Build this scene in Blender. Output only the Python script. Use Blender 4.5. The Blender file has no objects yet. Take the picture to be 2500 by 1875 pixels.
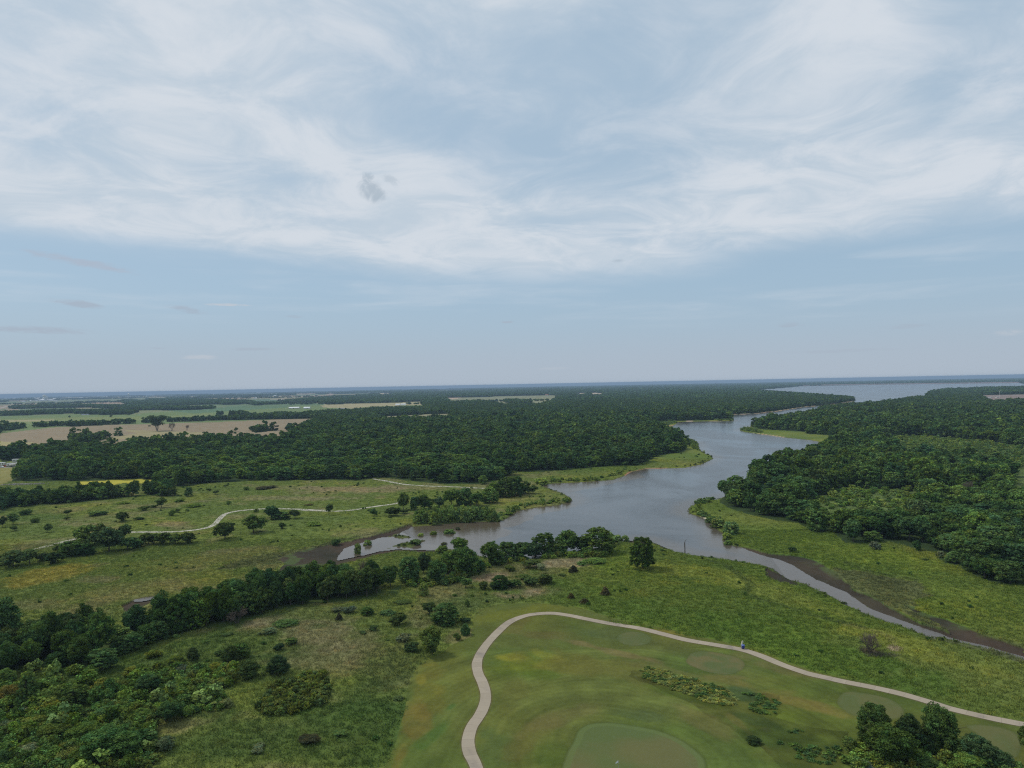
import bpy, math, random
import numpy as np
from mathutils import Matrix, Vector

sc = bpy.context.scene
rad = math.radians
# ------------------------------------------------------------------ camera
H = 70.0                      # eye height above the meadows, metres
FPX = 1735.0                  # focal length in photo pixels (2500 wide)
RE = 7.44e6                   # earth radius with refraction
ROLL = math.atan(0.0195)
PITCH = -math.atan((937.5 - 936.4) / FPX) * -1
cam_d = bpy.data.cameras.new("camera")
cam_d.sensor_width = 36.0
cam_d.lens = 36.0 * FPX / 2500.0
cam_d.clip_start = 0.5
cam_d.clip_end = 200000.0
cam = bpy.data.objects.new("camera", cam_d)
sc.collection.objects.link(cam)
CAM_R = Matrix.Rotation(math.pi / 2 + PITCH, 3, 'X') @ Matrix.Rotation(-ROLL, 3, 'Z')
cam.matrix_world = Matrix.Translation((0, 0, H)) @ CAM_R.to_4x4()
sc.camera = cam
# ------------------------------------------------------------------ exposure / render
sc.view_settings.view_transform = 'Standard'
sc.view_settings.look = 'None'
sc.view_settings.exposure = 0.0
sc.view_settings.gamma = 1.0
sc.render.engine = 'CYCLES'
sc.cycles.max_bounces = 5
sc.cycles.diffuse_bounces = 2
sc.cycles.glossy_bounces = 2
sc.cycles.transmission_bounces = 2
sc.cycles.volume_bounces = 0
sc.cycles.transparent_max_bounces = 8
sc.cycles.use_denoising = False
sc.cycles.filter_width = 1.15
sc.cycles.caustics_reflective = False
sc.cycles.caustics_refractive = False

# ------------------------------------------------------------------ node helpers
class NT:
    def __init__(s, nt): s.nt = nt
    def new(s, typ, **kw):
        n = s.nt.nodes.new(typ)
        for k, v in kw.items(): setattr(n, k, v)
        return n
    def put(s, sock, v):
        if isinstance(v, bpy.types.NodeSocket): s.nt.links.new(v, sock)
        elif v is not None: sock.default_value = v
    def m(s, op, a, b=None, c=None, clamp=False):
        n = s.new('ShaderNodeMath', operation=op); n.use_clamp = clamp
        s.put(n.inputs[0], a); s.put(n.inputs[1], b); s.put(n.inputs[2], c)
        return n.outputs[0]
    def ss(s, x, lo, hi, a=0.0, b=1.0):
        n = s.new('ShaderNodeMapRange', interpolation_type='SMOOTHSTEP')
        for i, v in enumerate((x, lo, hi, a, b)): s.put(n.inputs[i], v)
        return n.outputs[0]
    def lin(s, x, lo, hi, a=0.0, b=1.0):
        n = s.new('ShaderNodeMapRange')
        for i, v in enumerate((x, lo, hi, a, b)): s.put(n.inputs[i], v)
        return n.outputs[0]
    def mix(s, f, a, b, blend='MIX'):
        n = s.new('ShaderNodeMix', data_type='RGBA', blend_type=blend)
        s.put(n.inputs[0], f)
        for i, v in ((6, a), (7, b)):
            if isinstance(v, (tuple, list)) and len(v) == 3: v = (*v, 1.0)
            s.put(n.inputs[i], v)
        return n.outputs[2]
    def noise(s, vec, scale, detail=4.0, rough=0.5, dist=0.0, lac=2.0):
        n = s.new('ShaderNodeTexNoise')
        s.put(n.inputs['Vector'], vec); s.put(n.inputs['Scale'], scale); s.put(n.inputs['Detail'], detail)
        s.put(n.inputs['Roughness'], rough); s.put(n.inputs['Distortion'], dist); s.put(n.inputs['Lacunarity'], lac)
        return n.outputs['Fac']
    def xyz(s, x, y, z=0.0):
        n = s.new('ShaderNodeCombineXYZ')
        s.put(n.inputs[0], x); s.put(n.inputs[1], y); s.put(n.inputs[2], z)
        return n.outputs[0]
    def sep(s, v):
        n = s.new('ShaderNodeSeparateXYZ'); s.put(n.inputs[0], v)
        return n.outputs

# ------------------------------------------------------------------ world: hazy blue sky under thin streaky high cloud
SUN_EL, SUN_AZ = rad(52), rad(-70)          # azimuth clockwise from +Y; sun stands to the left
world = bpy.data.worlds.new("World"); sc.world = world; world.use_nodes = True
W = NT(world.node_tree); world.node_tree.nodes.clear()
sky = W.new('ShaderNodeTexSky', sky_type='NISHITA')
sky.sun_disc = False; sky.sun_elevation = SUN_EL; sky.sun_rotation = SUN_AZ
sky.altitude = 250; sky.air_density = 1.0; sky.dust_density = 1.5; sky.ozone_density = 2.0
tc = W.new('ShaderNodeTexCoord')
x, y, z = W.sep(tc.outputs['Generated'])
el = W.m('ARCTAN2', z, W.m('SQRT', W.m('ADD', W.m('MULTIPLY', x, x), W.m('MULTIPLY', y, y))))
az = W.m('ARCTAN2', x, y)
zz = W.m('ADD', W.m('MAXIMUM', z, 0.0), 0.10)
u = W.m('DIVIDE', x, zz); v = W.m('DIVIDE', y, zz)
# streaky deck
wu = W.m('ADD', W.m('MULTIPLY', u, 0.45), W.m('MULTIPLY', v, 0.30))
wv = W.m('SUBTRACT', W.m('MULTIPLY', v, 0.75), W.m('MULTIPLY', u, 0.45))
n1 = W.noise(W.xyz(wu, wv, 3.1), 0.85, 5, 0.52, 0.6)
n2 = W.noise(W.xyz(u, v, 9.7), 2.6, 6, 0.62, 0.7)
n3 = W.noise(W.xyz(u, W.m('MULTIPLY', v, 1.6), 4.2), 0.55, 3, 0.5, 0.4)
n4 = W.noise(W.xyz(u, v, 1.7), 7.0, 5, 0.65, 1.2)
dens = W.m('ADD', W.m('ADD', W.m('MULTIPLY', n1, 0.42), W.m('MULTIPLY', n2, 0.27)), W.m('ADD', W.m('MULTIPLY', n3, 0.30), W.m('MULTIPLY', n4, 0.07)))
def blob(px, py, rx, ry, rot=0.0):
    """soft elliptic mask on the sky dome, centred on a direction (azimuth, elevation)"""
    d = CAM_R @ Vector(((px - 1250) / FPX, -(py - 937.5) / FPX, -1)); d.normalize()
    a0 = math.atan2(d.x, d.y); e0 = math.asin(d.z)
    da = W.m('SUBTRACT', az, a0); de = W.m('SUBTRACT', el, e0)
    c_, s_ = math.cos(rot), math.sin(rot)
    p = W.m('ADD', W.m('MULTIPLY', da, c_ * FPX / rx), W.m('MULTIPLY', de, s_ * FPX / rx))
    q = W.m('SUBTRACT', W.m('MULTIPLY', de, c_ * FPX / ry), W.m('MULTIPLY', da, s_ * FPX / ry))
    r2 = W.m('ADD', W.m('MULTIPLY', p, p), W.m('MULTIPLY', q, q))
    return W.m('POWER', 2.718, W.m('MULTIPLY', r2, -1.0))
for (px, py, rx, ry, rot, amt) in (
        (1010, 250, 260, 150, -.5, -.08), (1560, 330, 300, 160, 0.1, -.08), (1250, 370, 260, 90, -.5, -.05), (1500, 60, 200, 70, .1, -.08),
        (480, 30, 140, 60, 0, .05), (640, 140, 330, 140, .3, .05), (1000, 510, 330, 60, -.33, .10), (370, 300, 150, 160, 0, .07),
        (200, 540, 400, 60, -.05, .09), (2150, 480, 500, 110, .12, .08), (1420, 640, 300, 40, -.12, .09), (1250, 20, 250, 60, .05, .07),
        (1100, 590, 380, 40, -.25, .05), (2000, 130, 330, 120, .5, .07), (170, 250, 200, 90, 0.2, -.05), (2300, 250, 240, 70, .35, -.04),
        (1740, 560, 380, 70, .2, .06), (1750, 640, 240, 22, .12, -.05)):
    dens = W.m('ADD', dens, W.m('MULTIPLY', blob(px, py, rx, ry, rot), amt))
# lower edge of the deck, about nine degrees up, a little higher to the left
edge = W.m('ADD', W.m('MULTIPLY', W.m('SUBTRACT', n1, 0.5), 0.05), el)
edge = W.m('ADD', edge, W.m('MULTIPLY', W.m('ABSOLUTE', W.m('SUBTRACT', az, 0.05)), -0.05))
deck = W.ss(edge, 0.128, 0.178)
cover = W.m('MULTIPLY', W.ss(dens, 0.33, 0.62), deck)
cover = W.m('MULTIPLY', cover, 0.80)
cover = W.m('ADD', cover, W.m('MULTIPLY', deck, 0.22))
# long thin veils just under the deck
nv = W.noise(W.xyz(W.m('MULTIPLY', az, 1.6), W.m('MULTIPLY', el, 16.0), 2.0), 2.2, 4, 0.55, 0.3)
veil = W.m('MULTIPLY', W.ss(nv, 0.48, 0.75), W.m('MULTIPLY', W.ss(el, 0.06, 0.10), W.ss(el, 0.19, 0.14)))
cover = W.m('MAXIMUM', cover, W.m('MULTIPLY', veil, 0.32))
SKY_BLUE_LOW = (3.15, 4.55, 6.05)
base = W.mix(0.80, sky.outputs[0], (3.85, 5.35, 6.75))
base = W.mix(W.ss(el, 0.145, -0.01), base, (4.05, 5.0, 6.0))          # grey murk near the horizon
base = W.mix(W.m('MULTIPLY', W.ss(el, 0.085, 0.0), 0.45), base, (4.5, 4.95, 5.65))
cloud_c = W.mix(W.ss(n2, 0.35, 0.65), (5.4, 6.3, 7.2), (6.6, 7.15, 7.8))
col = W.mix(cover, base, cloud_c)
# a dark scrap of low cloud and small flat ones near the horizon
nn = W.noise(W.xyz(W.m('MULTIPLY', az, 1.0), W.m('MULTIPLY', el, 1.0), 0.0), 60.0, 6, 0.68, 0.9)
def scrap(px, py, rx, ry, rot, colr, amt, lo=.32, hi=.66):
    global col
    f = W.ss(W.m('MULTIPLY', blob(px, py, rx, ry, rot), W.m('ADD', nn, .12)), lo, hi)
    col = W.mix(W.m('MULTIPLY', f, amt), col, colr)
DK, LT, VI = (3.7, 4.55, 5.4), (5.6, 5.9, 6.4), (3.85, 4.45, 5.35)
scrap(908, 468, 40, 30, -.5, DK, .7, .22, .56)
scrap(900, 432, 22, 24, .9, DK, .6, .36, .62)
scrap(955, 440, 40, 16, -.4, DK, .35, .36, .6)
nn = W.noise(W.xyz(W.m('MULTIPLY', az, 1.0), W.m('MULTIPLY', el, 5.0), 0.0), 40.0, 6, 0.68, 0.6)
for s_ in ((190, 741, 75, 13, -.1, VI, .7), (455, 755, 60, 12, -.15, VI, .6), (90, 806, 140, 12, -.02, VI, .65), (557, 744, 70, 5, 0, LT, .8),
           (490, 872, 55, 9, 0, LT, .5), (1235, 786, 30, 5, 0, VI, .6), (1930, 793, 45, 9, 0, VI, .45), (2210, 797, 70, 9, 0, VI, .35),
           (2465, 812, 40, 10, 0, LT, .4), (620, 852, 80, 6, 0, VI, .5), (200, 640, 160, 14, -.15, (4.3, 4.7, 5.6), .6), (1510, 637, 25, 6, 0, DK, .5),
           (720, 773, 30, 6, 0, VI, .4), (1350, 900, 60, 6, 0, LT, .2), (2050, 857, 200, 6, 0, VI, .35), (385, 850, 30, 4, 0, VI, .4)):
    scrap(*s_)
col = W.mix(W.ss(el, 0.0, -0.03), col, (3.4, 3.8, 4.4))
bg = W.new('ShaderNodeBackground'); W.put(bg.inputs[0], col); bg.inputs[1].default_value = 0.098
wo = W.new('ShaderNodeOutputWorld'); W.nt.links.new(bg.outputs[0], wo.inputs[0])
# ------------------------------------------------------------------ sun, softened by the cloud
sun_d = bpy.data.lights.new("sun", 'SUN'); sun_d.energy = 2.3; sun_d.angle = rad(10); sun_d.color = (1.0, 0.95, 0.86)
sun = bpy.data.objects.new("sun", sun_d); sc.collection.objects.link(sun)
sd = Vector((math.sin(SUN_AZ) * math.cos(SUN_EL), math.cos(SUN_AZ) * math.cos(SUN_EL), math.sin(SUN_EL)))
sun.rotation_euler = (-sd).to_track_quat('-Z', 'Y').to_euler(); sun.location = (0, 0, 400)

# ------------------------------------------------------------------ numpy helpers
CR = np.array(CAM_R)
def hy(px): return 968.5 - 0.0195 * px                     # visible horizon in the photo
def px2w(px, py):
    """photo pixel -> point on the (curved) ground"""
    px = np.asarray(px, float); py = np.asarray(py, float)
    d = np.stack([(px - 1250) / FPX, -(py - 937.5) / FPX, -np.ones_like(px)], -1) @ CR.T
    hh = np.hypot(d[..., 0], d[..., 1]); a = -d[..., 2] / hh
    disc = a * a - 2 * H / RE
    r = RE * (a - np.sqrt(np.maximum(disc, 0)))
    r = np.where(disc > 0, np.minimum(r, 31500.), 31500.)
    return d[..., 0] / hh * r, d[..., 1] / hh * r
def w2px(X, Y, Z):
    v_ = np.stack([X, Y, Z - H], -1) @ CR
    return 1250 + FPX * v_[..., 0] / -v_[..., 2], 937.5 - FPX * v_[..., 1] / -v_[..., 2]
def curve(X, Y): return -(X * X + Y * Y) / (2 * RE)
RTAB = np.random.default_rng(99).random((1024, 1024)).astype(np.float32)
def vnoise(X, Y, scale, seed=0):
    X = X / scale; Y = Y / scale
    ix = np.floor(X); iy = np.floor(Y); fx = (X - ix).astype(np.float32); fy = (Y - iy).astype(np.float32)
    fx = fx * fx * (3 - 2 * fx); fy = fy * fy * (3 - 2 * fy)
    ix = (ix.astype(np.int32) + seed * 91) & 1023; iy = (iy.astype(np.int32) + seed * 37) & 1023; ix1 = (ix + 1) & 1023; iy1 = (iy + 1) & 1023
    a = RTAB[iy, ix]; b = RTAB[iy, ix1]; c = RTAB[iy1, ix]; d = RTAB[iy1, ix1]
    return (a + (b - a) * fx) * (1 - fy) + (c + (d - c) * fx) * fy
def fbm(X, Y, scale, oct=3, seed=0):
    t = 0; amp = 1; s = 0
    for o in range(oct):
        t = t + amp * vnoise(X, Y, scale / 2 ** o, seed + 17 * o); s += amp; amp *= .5
    return t / s
def inpoly(X, Y, P):
    ins = np.zeros(X.shape, bool)
    P = np.asarray(P, float); n = len(P)
    m = (X >= P[:, 0].min()) & (X <= P[:, 0].max()) & (Y >= P[:, 1].min()) & (Y <= P[:, 1].max())
    x_ = X[m]; y_ = Y[m]; r_ = np.zeros(x_.shape, bool)
    for i in range(n):
        x1, y1 = P[i]; x2, y2 = P[(i + 1) % n]
        if y1 == y2: continue
        r_ ^= ((y1 > y_) != (y2 > y_)) & (x_ < (x2 - x1) * (y_ - y1) / (y2 - y1) + x1)
    ins[m] = r_
    return ins
# zoomed panels the outlines were measured on: origin and scale
PAN = dict(A=(0, 900, 3.16), B=(600, 900, 3.16), C=(1200, 900, 3.16), D=(1800, 900, 3.16), E=(0, 1150, 2.765), F=(700, 1150, 2.765),
           G=(1300, 1150, 2.765), H=(1700, 1150, 2.765), I=(0, 1475, 2.765), J=(600, 1475, 2.765), K=(1100, 1475, 2.765),
           L=(1700, 1475, 2.765), P=(0, 0, 1.0))
def pp(spec, top=11.5):
    """'E 10,20 30,40t F 5,6' -> photo pixels; t marks a treetop, moved down to the tree's foot"""
    out = []; pan = PAN['P']
    for tok in spec.split():
        if tok in PAN: pan = PAN[tok]; continue
        t = tok.endswith('t'); a, b = tok.rstrip('t').split(',')
        X = pan[0] + float(a) / pan[2]; Y = pan[1] + float(b) / pan[2]
        if t:
            e = hy(X) - 7.6; Y = e + (Y - e) / (1 - top / H)
        out.append((X, Y))
    return out
def wpoly(spec, top=11.5):
    P = np.array(pp(spec, top)); X, Y = px2w(P[:, 0], P[:, 1])
    return np.stack([X, Y], -1)
def smooth(P, sub=6, closed=False):
    P = np.asarray(P, float); n = len(P); out = []
    rng = range(n if closed else n - 1)
    for i in rng:
        if closed: p0, p1, p2, p3 = P[i - 1], P[i], P[(i + 1) % n], P[(i + 2) % n]
        else: p0, p1, p2, p3 = P[max(i - 1, 0)], P[i], P[i + 1], P[min(i + 2, n - 1)]
        for k in range(sub):
            t = k / sub
            out.append(.5 * ((2 * p1) + (p2 - p0) * t + (2 * p0 - 5 * p1 + 4 * p2 - p3) * t * t + (3 * p1 - p0 - 3 * p2 + p3) * t ** 3))
    if not closed: out.append(P[-1])
    return np.array(out)

# ------------------------------------------------------------------ mesh / object helpers
COL = sc.collection
def mesh_np(name, V, F, mats=(), mat_idx=None, col=None, smooth_=False, uv=None):
    """V (n,3), F (m,4) or (m,3) int arrays"""
    me = bpy.data.meshes.new(name)
    V = np.asarray(V, np.float32); F = np.asarray(F, np.int32); k = F.shape[1]
    me.vertices.add(len(V)); me.vertices.foreach_set('co', V.ravel())
    me.loops.add(F.size); me.loops.foreach_set('vertex_index', F.ravel())
    me.polygons.add(len(F))
    me.polygons.foreach_set('loop_start', np.arange(0, F.size, k, dtype=np.int32))
    me.polygons.foreach_set('loop_total', np.full(len(F), k, np.int32))
    for m_ in mats: me.materials.append(m_)
    if mat_idx is not None: me.polygons.foreach_set('material_index', np.asarray(mat_idx, np.int32))
    me.polygons.foreach_set('use_smooth', np.full(len(F), smooth_, bool))
    me.update(calc_edges=True)
    if col is not None:
        at = me.color_attributes.new('Col', 'FLOAT_COLOR', 'POINT')
        c4 = np.ones((len(V), 4), np.float32); c4[:, :3] = col
        at.data.foreach_set('color', c4.ravel())
    return me
def link(name, me, parent=None):
    o = bpy.data.objects.new(name, me); COL.objects.link(o)
    if parent is not None: o.parent = parent
    return o
def tag(o, label=None, cat=None, group=None, kind=None):
    if label: o['label'] = label
    if cat: o['category'] = cat
    if group: o['group'] = group
    if kind: o['kind'] = kind
    return o
def empty(name, loc, rz=0.0, sx=1.0, sz=1.0):
    o = bpy.data.objects.new(name, None); COL.objects.link(o)
    o.location = loc; o.rotation_euler = (0, 0, rz); o.scale = (sx, sx, sz); o.empty_display_size = .5
    return o
class MB:
    """collects boxes, tubes and polygons into one mesh"""
    def __init__(s): s.v = []; s.f = []
    def quadbox(s, c, sz, rz=0, taper=1.0):
        n = len(s.v); cx, cy, cz = c; w, d, h = sz; C, S = math.cos(rz), math.sin(rz)
        for zz_, t in ((0, 1), (h, taper)):
            for a, b in ((-1, -1), (1, -1), (1, 1), (-1, 1)):
                lx, ly = a * w / 2 * t, b * d / 2 * t
                s.v.append((cx + lx * C - ly * S, cy + lx * S + ly * C, cz + zz_))
        for f in ((3, 2, 1, 0), (4, 5, 6, 7), (0, 1, 5, 4), (1, 2, 6, 5), (2, 3, 7, 6), (3, 0, 4, 7)): s.f.append([n + i for i in f])
        return s
    def tube(s, p, q, r0, r1, k=6, cap=True):
        p = Vector(p); q = Vector(q); d = (q - p).normalized()
        a = d.orthogonal().normalized(); b = d.cross(a); n = len(s.v)
        for c, r in ((p, r0), (q, r1)):
            for i in range(k):
                t = 2 * math.pi * i / k; s.v.append(tuple(c + (a * math.cos(t) + b * math.sin(t)) * r))
        for i in range(k): s.f.append([n + i, n + (i + 1) % k, n + k + (i + 1) % k, n + k + i])
        if cap: s.f.append([n + k + i for i in range(k)]); s.f.append([n + i for i in reversed(range(k))])
        return s
    def lathe(s, prof, k=16, c=(0, 0, 0)):
        n = len(s.v)
        for r, zz_ in prof:
            for i in range(k):
                t = 2 * math.pi * i / k; s.v.append((c[0] + r * math.cos(t), c[1] + r * math.sin(t), c[2] + zz_))
        for j in range(len(prof) - 1):
            for i in range(k):
                s.f.append([n + j * k + i, n + j * k + (i + 1) % k, n + (j + 1) * k + (i + 1) % k, n + (j + 1) * k + i])
        s.f.append([n + (len(prof) - 1) * k + i for i in range(k)])
        return s
    def poly(s, pts, faces):
        n = len(s.v); s.v += [tuple(p) for p in pts]; s.f += [[n + i for i in f] for f in faces]
        return s
    def build(s, name, mat, parent=None, smooth_=False):
        me = bpy.data.meshes.new(name); me.from_pydata(s.v, [], s.f); me.materials.append(mat)
        if smooth_:
            for p in me.polygons: p.use_smooth = True
        me.update()
        return link(name, me, parent)

# ------------------------------------------------------------------ materials
def mat_base(name):
    m = bpy.data.materials.new(name); m.use_nodes = True; n = NT(m.node_tree); m.node_tree.nodes.clear()
    out = n.new('ShaderNodeOutputMaterial')
    return m, n, out
def pos(n):
    return n.new('ShaderNodeNewGeometry').outputs['Position']
def simple(name, col, rough=.6, spec=.3, var=.12, scale=2.0, metal=0.0):
    m, n, out = mat_base(name); b = n.new('ShaderNodeBsdfPrincipled')
    f = n.noise(n.new('ShaderNodeTexCoord').outputs['Object'], scale, 4, .6)
    lo = tuple(c * (1 - var) for c in col); hi = tuple(min(1, c * (1 + var)) for c in col)
    n.put(b.inputs['Base Color'], n.mix(f, lo, hi)); b.inputs['Roughness'].default_value = rough
    b.inputs['Specular IOR Level'].default_value = spec; b.inputs['Metallic'].default_value = metal
    n.nt.links.new(b.outputs[0], out.inputs[0])
    return m
def ground_mat(name, fine=1.0, amp=.35, bump=.25, tint2=(1.25, 1.15, .8), stretch=1.0):
    """vertex colour (soil and sward colours) broken up by noise in world space"""
    m, n, out = mat_base(name); P = pos(n); X, Y, Z = n.sep(P)
    P2 = n.xyz(n.m('MULTIPLY', X, stretch), Y, 0.0)
    at = n.new('ShaderNodeAttribute', attribute_name='Col').outputs['Color']
    a = n.noise(P2, .9 * fine, 5, .62, .2); b = n.noise(P2, .13 * fine, 4, .6, .5); c = n.noise(P2, .022, 3, .55, .3)
    k = n.m('ADD', n.m('MULTIPLY', n.m('SUBTRACT', a, .5), amp * 2.4), 1.0)
    k = n.m('MULTIPLY', k, n.m('ADD', n.m('MULTIPLY', n.m('SUBTRACT', b, .5), amp * 1.5), 1.0))
    k = n.m('MAXIMUM', k, 0.25)
    col = n.mix(1.0, at, n.xyz(k, k, k), 'MULTIPLY')
    col = n.mix(n.ss(c, .38, .68, 0, .9), col, n.mix(1.0, col, tint2, 'MULTIPLY'))
    bs = n.new('ShaderNodeBsdfPrincipled'); n.put(bs.inputs['Base Color'], col)
    bs.inputs['Roughness'].default_value = .95; bs.inputs['Specular IOR Level'].default_value = .05
    if bump:
        bp = n.new('ShaderNodeBump'); bp.inputs['Strength'].default_value = bump; bp.inputs['Distance'].default_value = .6
        n.put(bp.inputs['Height'], a); n.nt.links.new(bp.outputs[0], bs.inputs['Normal'])
    n.nt.links.new(bs.outputs[0], out.inputs[0])
    return m
M = {}
LEAFGAIN = (1.46, 1.42, 1.32)
M['meadow'] = ground_mat('meadow', 1.0, .32, .4)
M['mown'] = ground_mat('mown_grass', 1.1, .27, .2, (1.15, 1.0, .85))
M['fine'] = ground_mat('close_mown_grass', 1.2, .10, .05, (1.06, 1.0, .95))
M['mud'] = ground_mat('mud', .7, .30, .3, (.8, 1.1, .9))
M['field'] = ground_mat('field_soil', .05, .10, 0, (1.06, .98, .95), 3.0)
M['woodfloor'] = ground_mat('woodland_floor', .3, .4, .3)
def leaf_mat(name, sat=1.0, hue_var=.17, transl=.20):
    m, n, out = mat_base(name)
    at = n.new('ShaderNodeAttribute', attribute_name='Col').outputs['Color']
    rnd = n.new('ShaderNodeObjectInfo').outputs['Random']
    r2 = n.m('FRACT', n.m('MULTIPLY', rnd, 7.31)); r3 = n.m('FRACT', n.m('MULTIPLY', rnd, 23.7))
    c = n.mix(rnd, n.mix(1.0, at, (1 - hue_var * 1.6, 1 - hue_var * .9, 1.0), 'MULTIPLY'),
              n.mix(1.0, at, (1 + hue_var * 1.9, 1 + hue_var * 1.1, .92), 'MULTIPLY'))
    k = n.lin(r2, 0, 1, .72, 1.30); c = n.mix(1.0, c, n.xyz(k, k, n.m('MULTIPLY', k, n.lin(r3, 0, 1, .8, 1.25))), 'MULTIPLY')
    big = n.noise(pos(n), .006, 2, .5)
    c = n.mix(n.ss(big, .42, .62, 0, 1), c, n.mix(1.0, c, (1.24, 1.17, .97), 'MULTIPLY')); c = n.mix(1.0, c, LEAFGAIN, 'MULTIPLY')
    d = n.new('ShaderNodeBsdfDiffuse'); t = n.new('ShaderNodeBsdfTranslucent')
    n.put(d.inputs[0], c); n.put(t.inputs[0], n.mix(1.0, c, (1.25, 1.2, .6), 'MULTIPLY'))
    mx = n.new('ShaderNodeMixShader'); mx.inputs[0].default_value = transl
    n.nt.links.new(d.outputs[0], mx.inputs[1]); n.nt.links.new(t.outputs[0], mx.inputs[2]); n.nt.links.new(mx.outputs[0], out.inputs[0])
    return m
M['leaf'] = leaf_mat('foliage')
M['bark'] = simple('bark', (.09, .075, .06), .9, .1, .35, 3.0)
M['deadwood'] = simple('dead_wood', (.10, .085, .07), .9, .1, .3, 3.0)
M['palewood'] = simple('pale_dead_wood', (.26, .22, .18), .9, .1, .3, 3.0)
M['twig'] = simple('twigs', (.135, .11, .085), .9, .1, .3, 1.0)
M['white'] = simple('white_paint', (.72, .72, .70), .5, .3, .08)
M['offwhite'] = simple('weathered_white', (.55, .53, .48), .7, .2, .15)
M['greyroof'] = simple('grey_roofing', (.33, .33, .34), .6, .3, .15)
M['whiteroof'] = simple('white_metal_roof', (.78, .79, .80), .45, .4, .06)
M['brownroof'] = simple('brown_shingles', (.25, .13, .08), .8, .1, .2)
M['glass'] = simple('dark_glass', (.02, .025, .03), .15, .6, .1)
M['red'] = simple('red_paint', (.35, .03, .02), .35, .5, .1)
M['blue'] = simple('blue_plastic', (.015, .03, .22), .4, .5, .1)
M['bluelid'] = simple('pale_blue_plastic', (.08, .13, .36), .45, .5, .1)
M['rubber'] = simple('rubber', (.02, .02, .02), .8, .1, .1)
M['dark'] = simple('dark_metal', (.05, .05, .055), .5, .4, .1)
M['steel'] = simple('galvanised_steel', (.35, .36, .38), .45, .5, .1)
M['cream'] = simple('cream_post', (.55, .53, .38), .6, .2, .12)
M['flag'] = simple('white_cloth', (.8, .8, .8), .8, .1, .03)
M['stone'] = simple('rubble_stone', (.28, .26, .23), .9, .1, .3, .3)
M['riprap'] = simple('dam_stone', (.19, .155, .15), .9, .1, .2, .05)
# concrete cart path: slabs with joints and stains
m, n, out = mat_base('path_concrete'); b = n.new('ShaderNodeBsdfPrincipled')
uvn = n.new('ShaderNodeAttribute', attribute_name='along'); L_ = uvn.outputs['Fac']
seg = n.m('FRACT', n.m('DIVIDE', L_, 3.0)); jt = n.m('MINIMUM', seg, n.m('SUBTRACT', 1.0, seg)); joint = n.ss(jt, .008, .03, 1, 0)
sl = n.new('ShaderNodeTexWhiteNoise', noise_dimensions='1D'); n.put(sl.inputs['W'], n.m('FLOOR', n.m('DIVIDE', L_, 3.0)))
P = pos(n); st = n.noise(P, .10, 4, .6, .6); st2 = n.noise(P, 1.3, 4, .6)
c = n.mix(sl.outputs[0], (.305, .26, .195), (.345, .295, .225))
c = n.mix(n.m('MULTIPLY', n.ss(st, .56, .70), .6), c, (.17, .15, .135))
c = n.mix(n.lin(st2, .3, .7, 0, .25), c, (.24, .20, .165)); c = n.mix(n.m('MULTIPLY', joint, .30), c, (.12, .10, .085))
n.put(b.inputs['Base Color'], c); b.inputs['Roughness'].default_value = .9; b.inputs['Specular IOR Level'].default_value = .15
n.nt.links.new(b.outputs[0], out.inputs[0]); M['concrete'] = m
M['gravel'] = simple('pale_gravel', (.42, .39, .33), .95, .1, .15, .5)
# water: murky, small wind ripples
m, n, out = mat_base('lake_water'); b = n.new('ShaderNodeBsdfPrincipled'); P = pos(n); X, Y, Z = n.sep(P)
at = n.new('ShaderNodeAttribute', attribute_name='Col').outputs['Color']
r1 = n.noise(P, 1.1, 3, .6, .3); r2 = n.noise(n.xyz(X, n.m('MULTIPLY', Y, 1.0), 0), .28, 3, .6, .2)
calm = n.ss(n.noise(n.xyz(X, n.m('MULTIPLY', Y, .7), 0), .012, 4, .6, 1.0), .40, .62)
hgt = n.m('ADD', r1, n.m('MULTIPLY', r2, 1.5))
bp = n.new('ShaderNodeBump'); bp.inputs['Distance'].default_value = .35
ar = n.new('ShaderNodeSeparateColor'); n.put(ar.inputs[0], at)
n.put(bp.inputs['Strength'], n.m('MULTIPLY', ar.outputs[2], n.lin(calm, 0, 1, .09, .26))); n.put(bp.inputs['Height'], hgt)
murk = n.mix(ar.outputs[0], (.055, .06, .062), (.085, .068, .048))
n.put(b.inputs['Base Color'], murk); n.put(b.inputs['Roughness'], n.m('MULTIPLY', ar.outputs[2], n.lin(calm, 0, 1, .16, .24)))
b.inputs['IOR'].default_value = 1.33
n.nt.links.new(bp.outputs[0], b.inputs['Normal']); n.nt.links.new(b.outputs[0], out.inputs[0]); M['water'] = m
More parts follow.
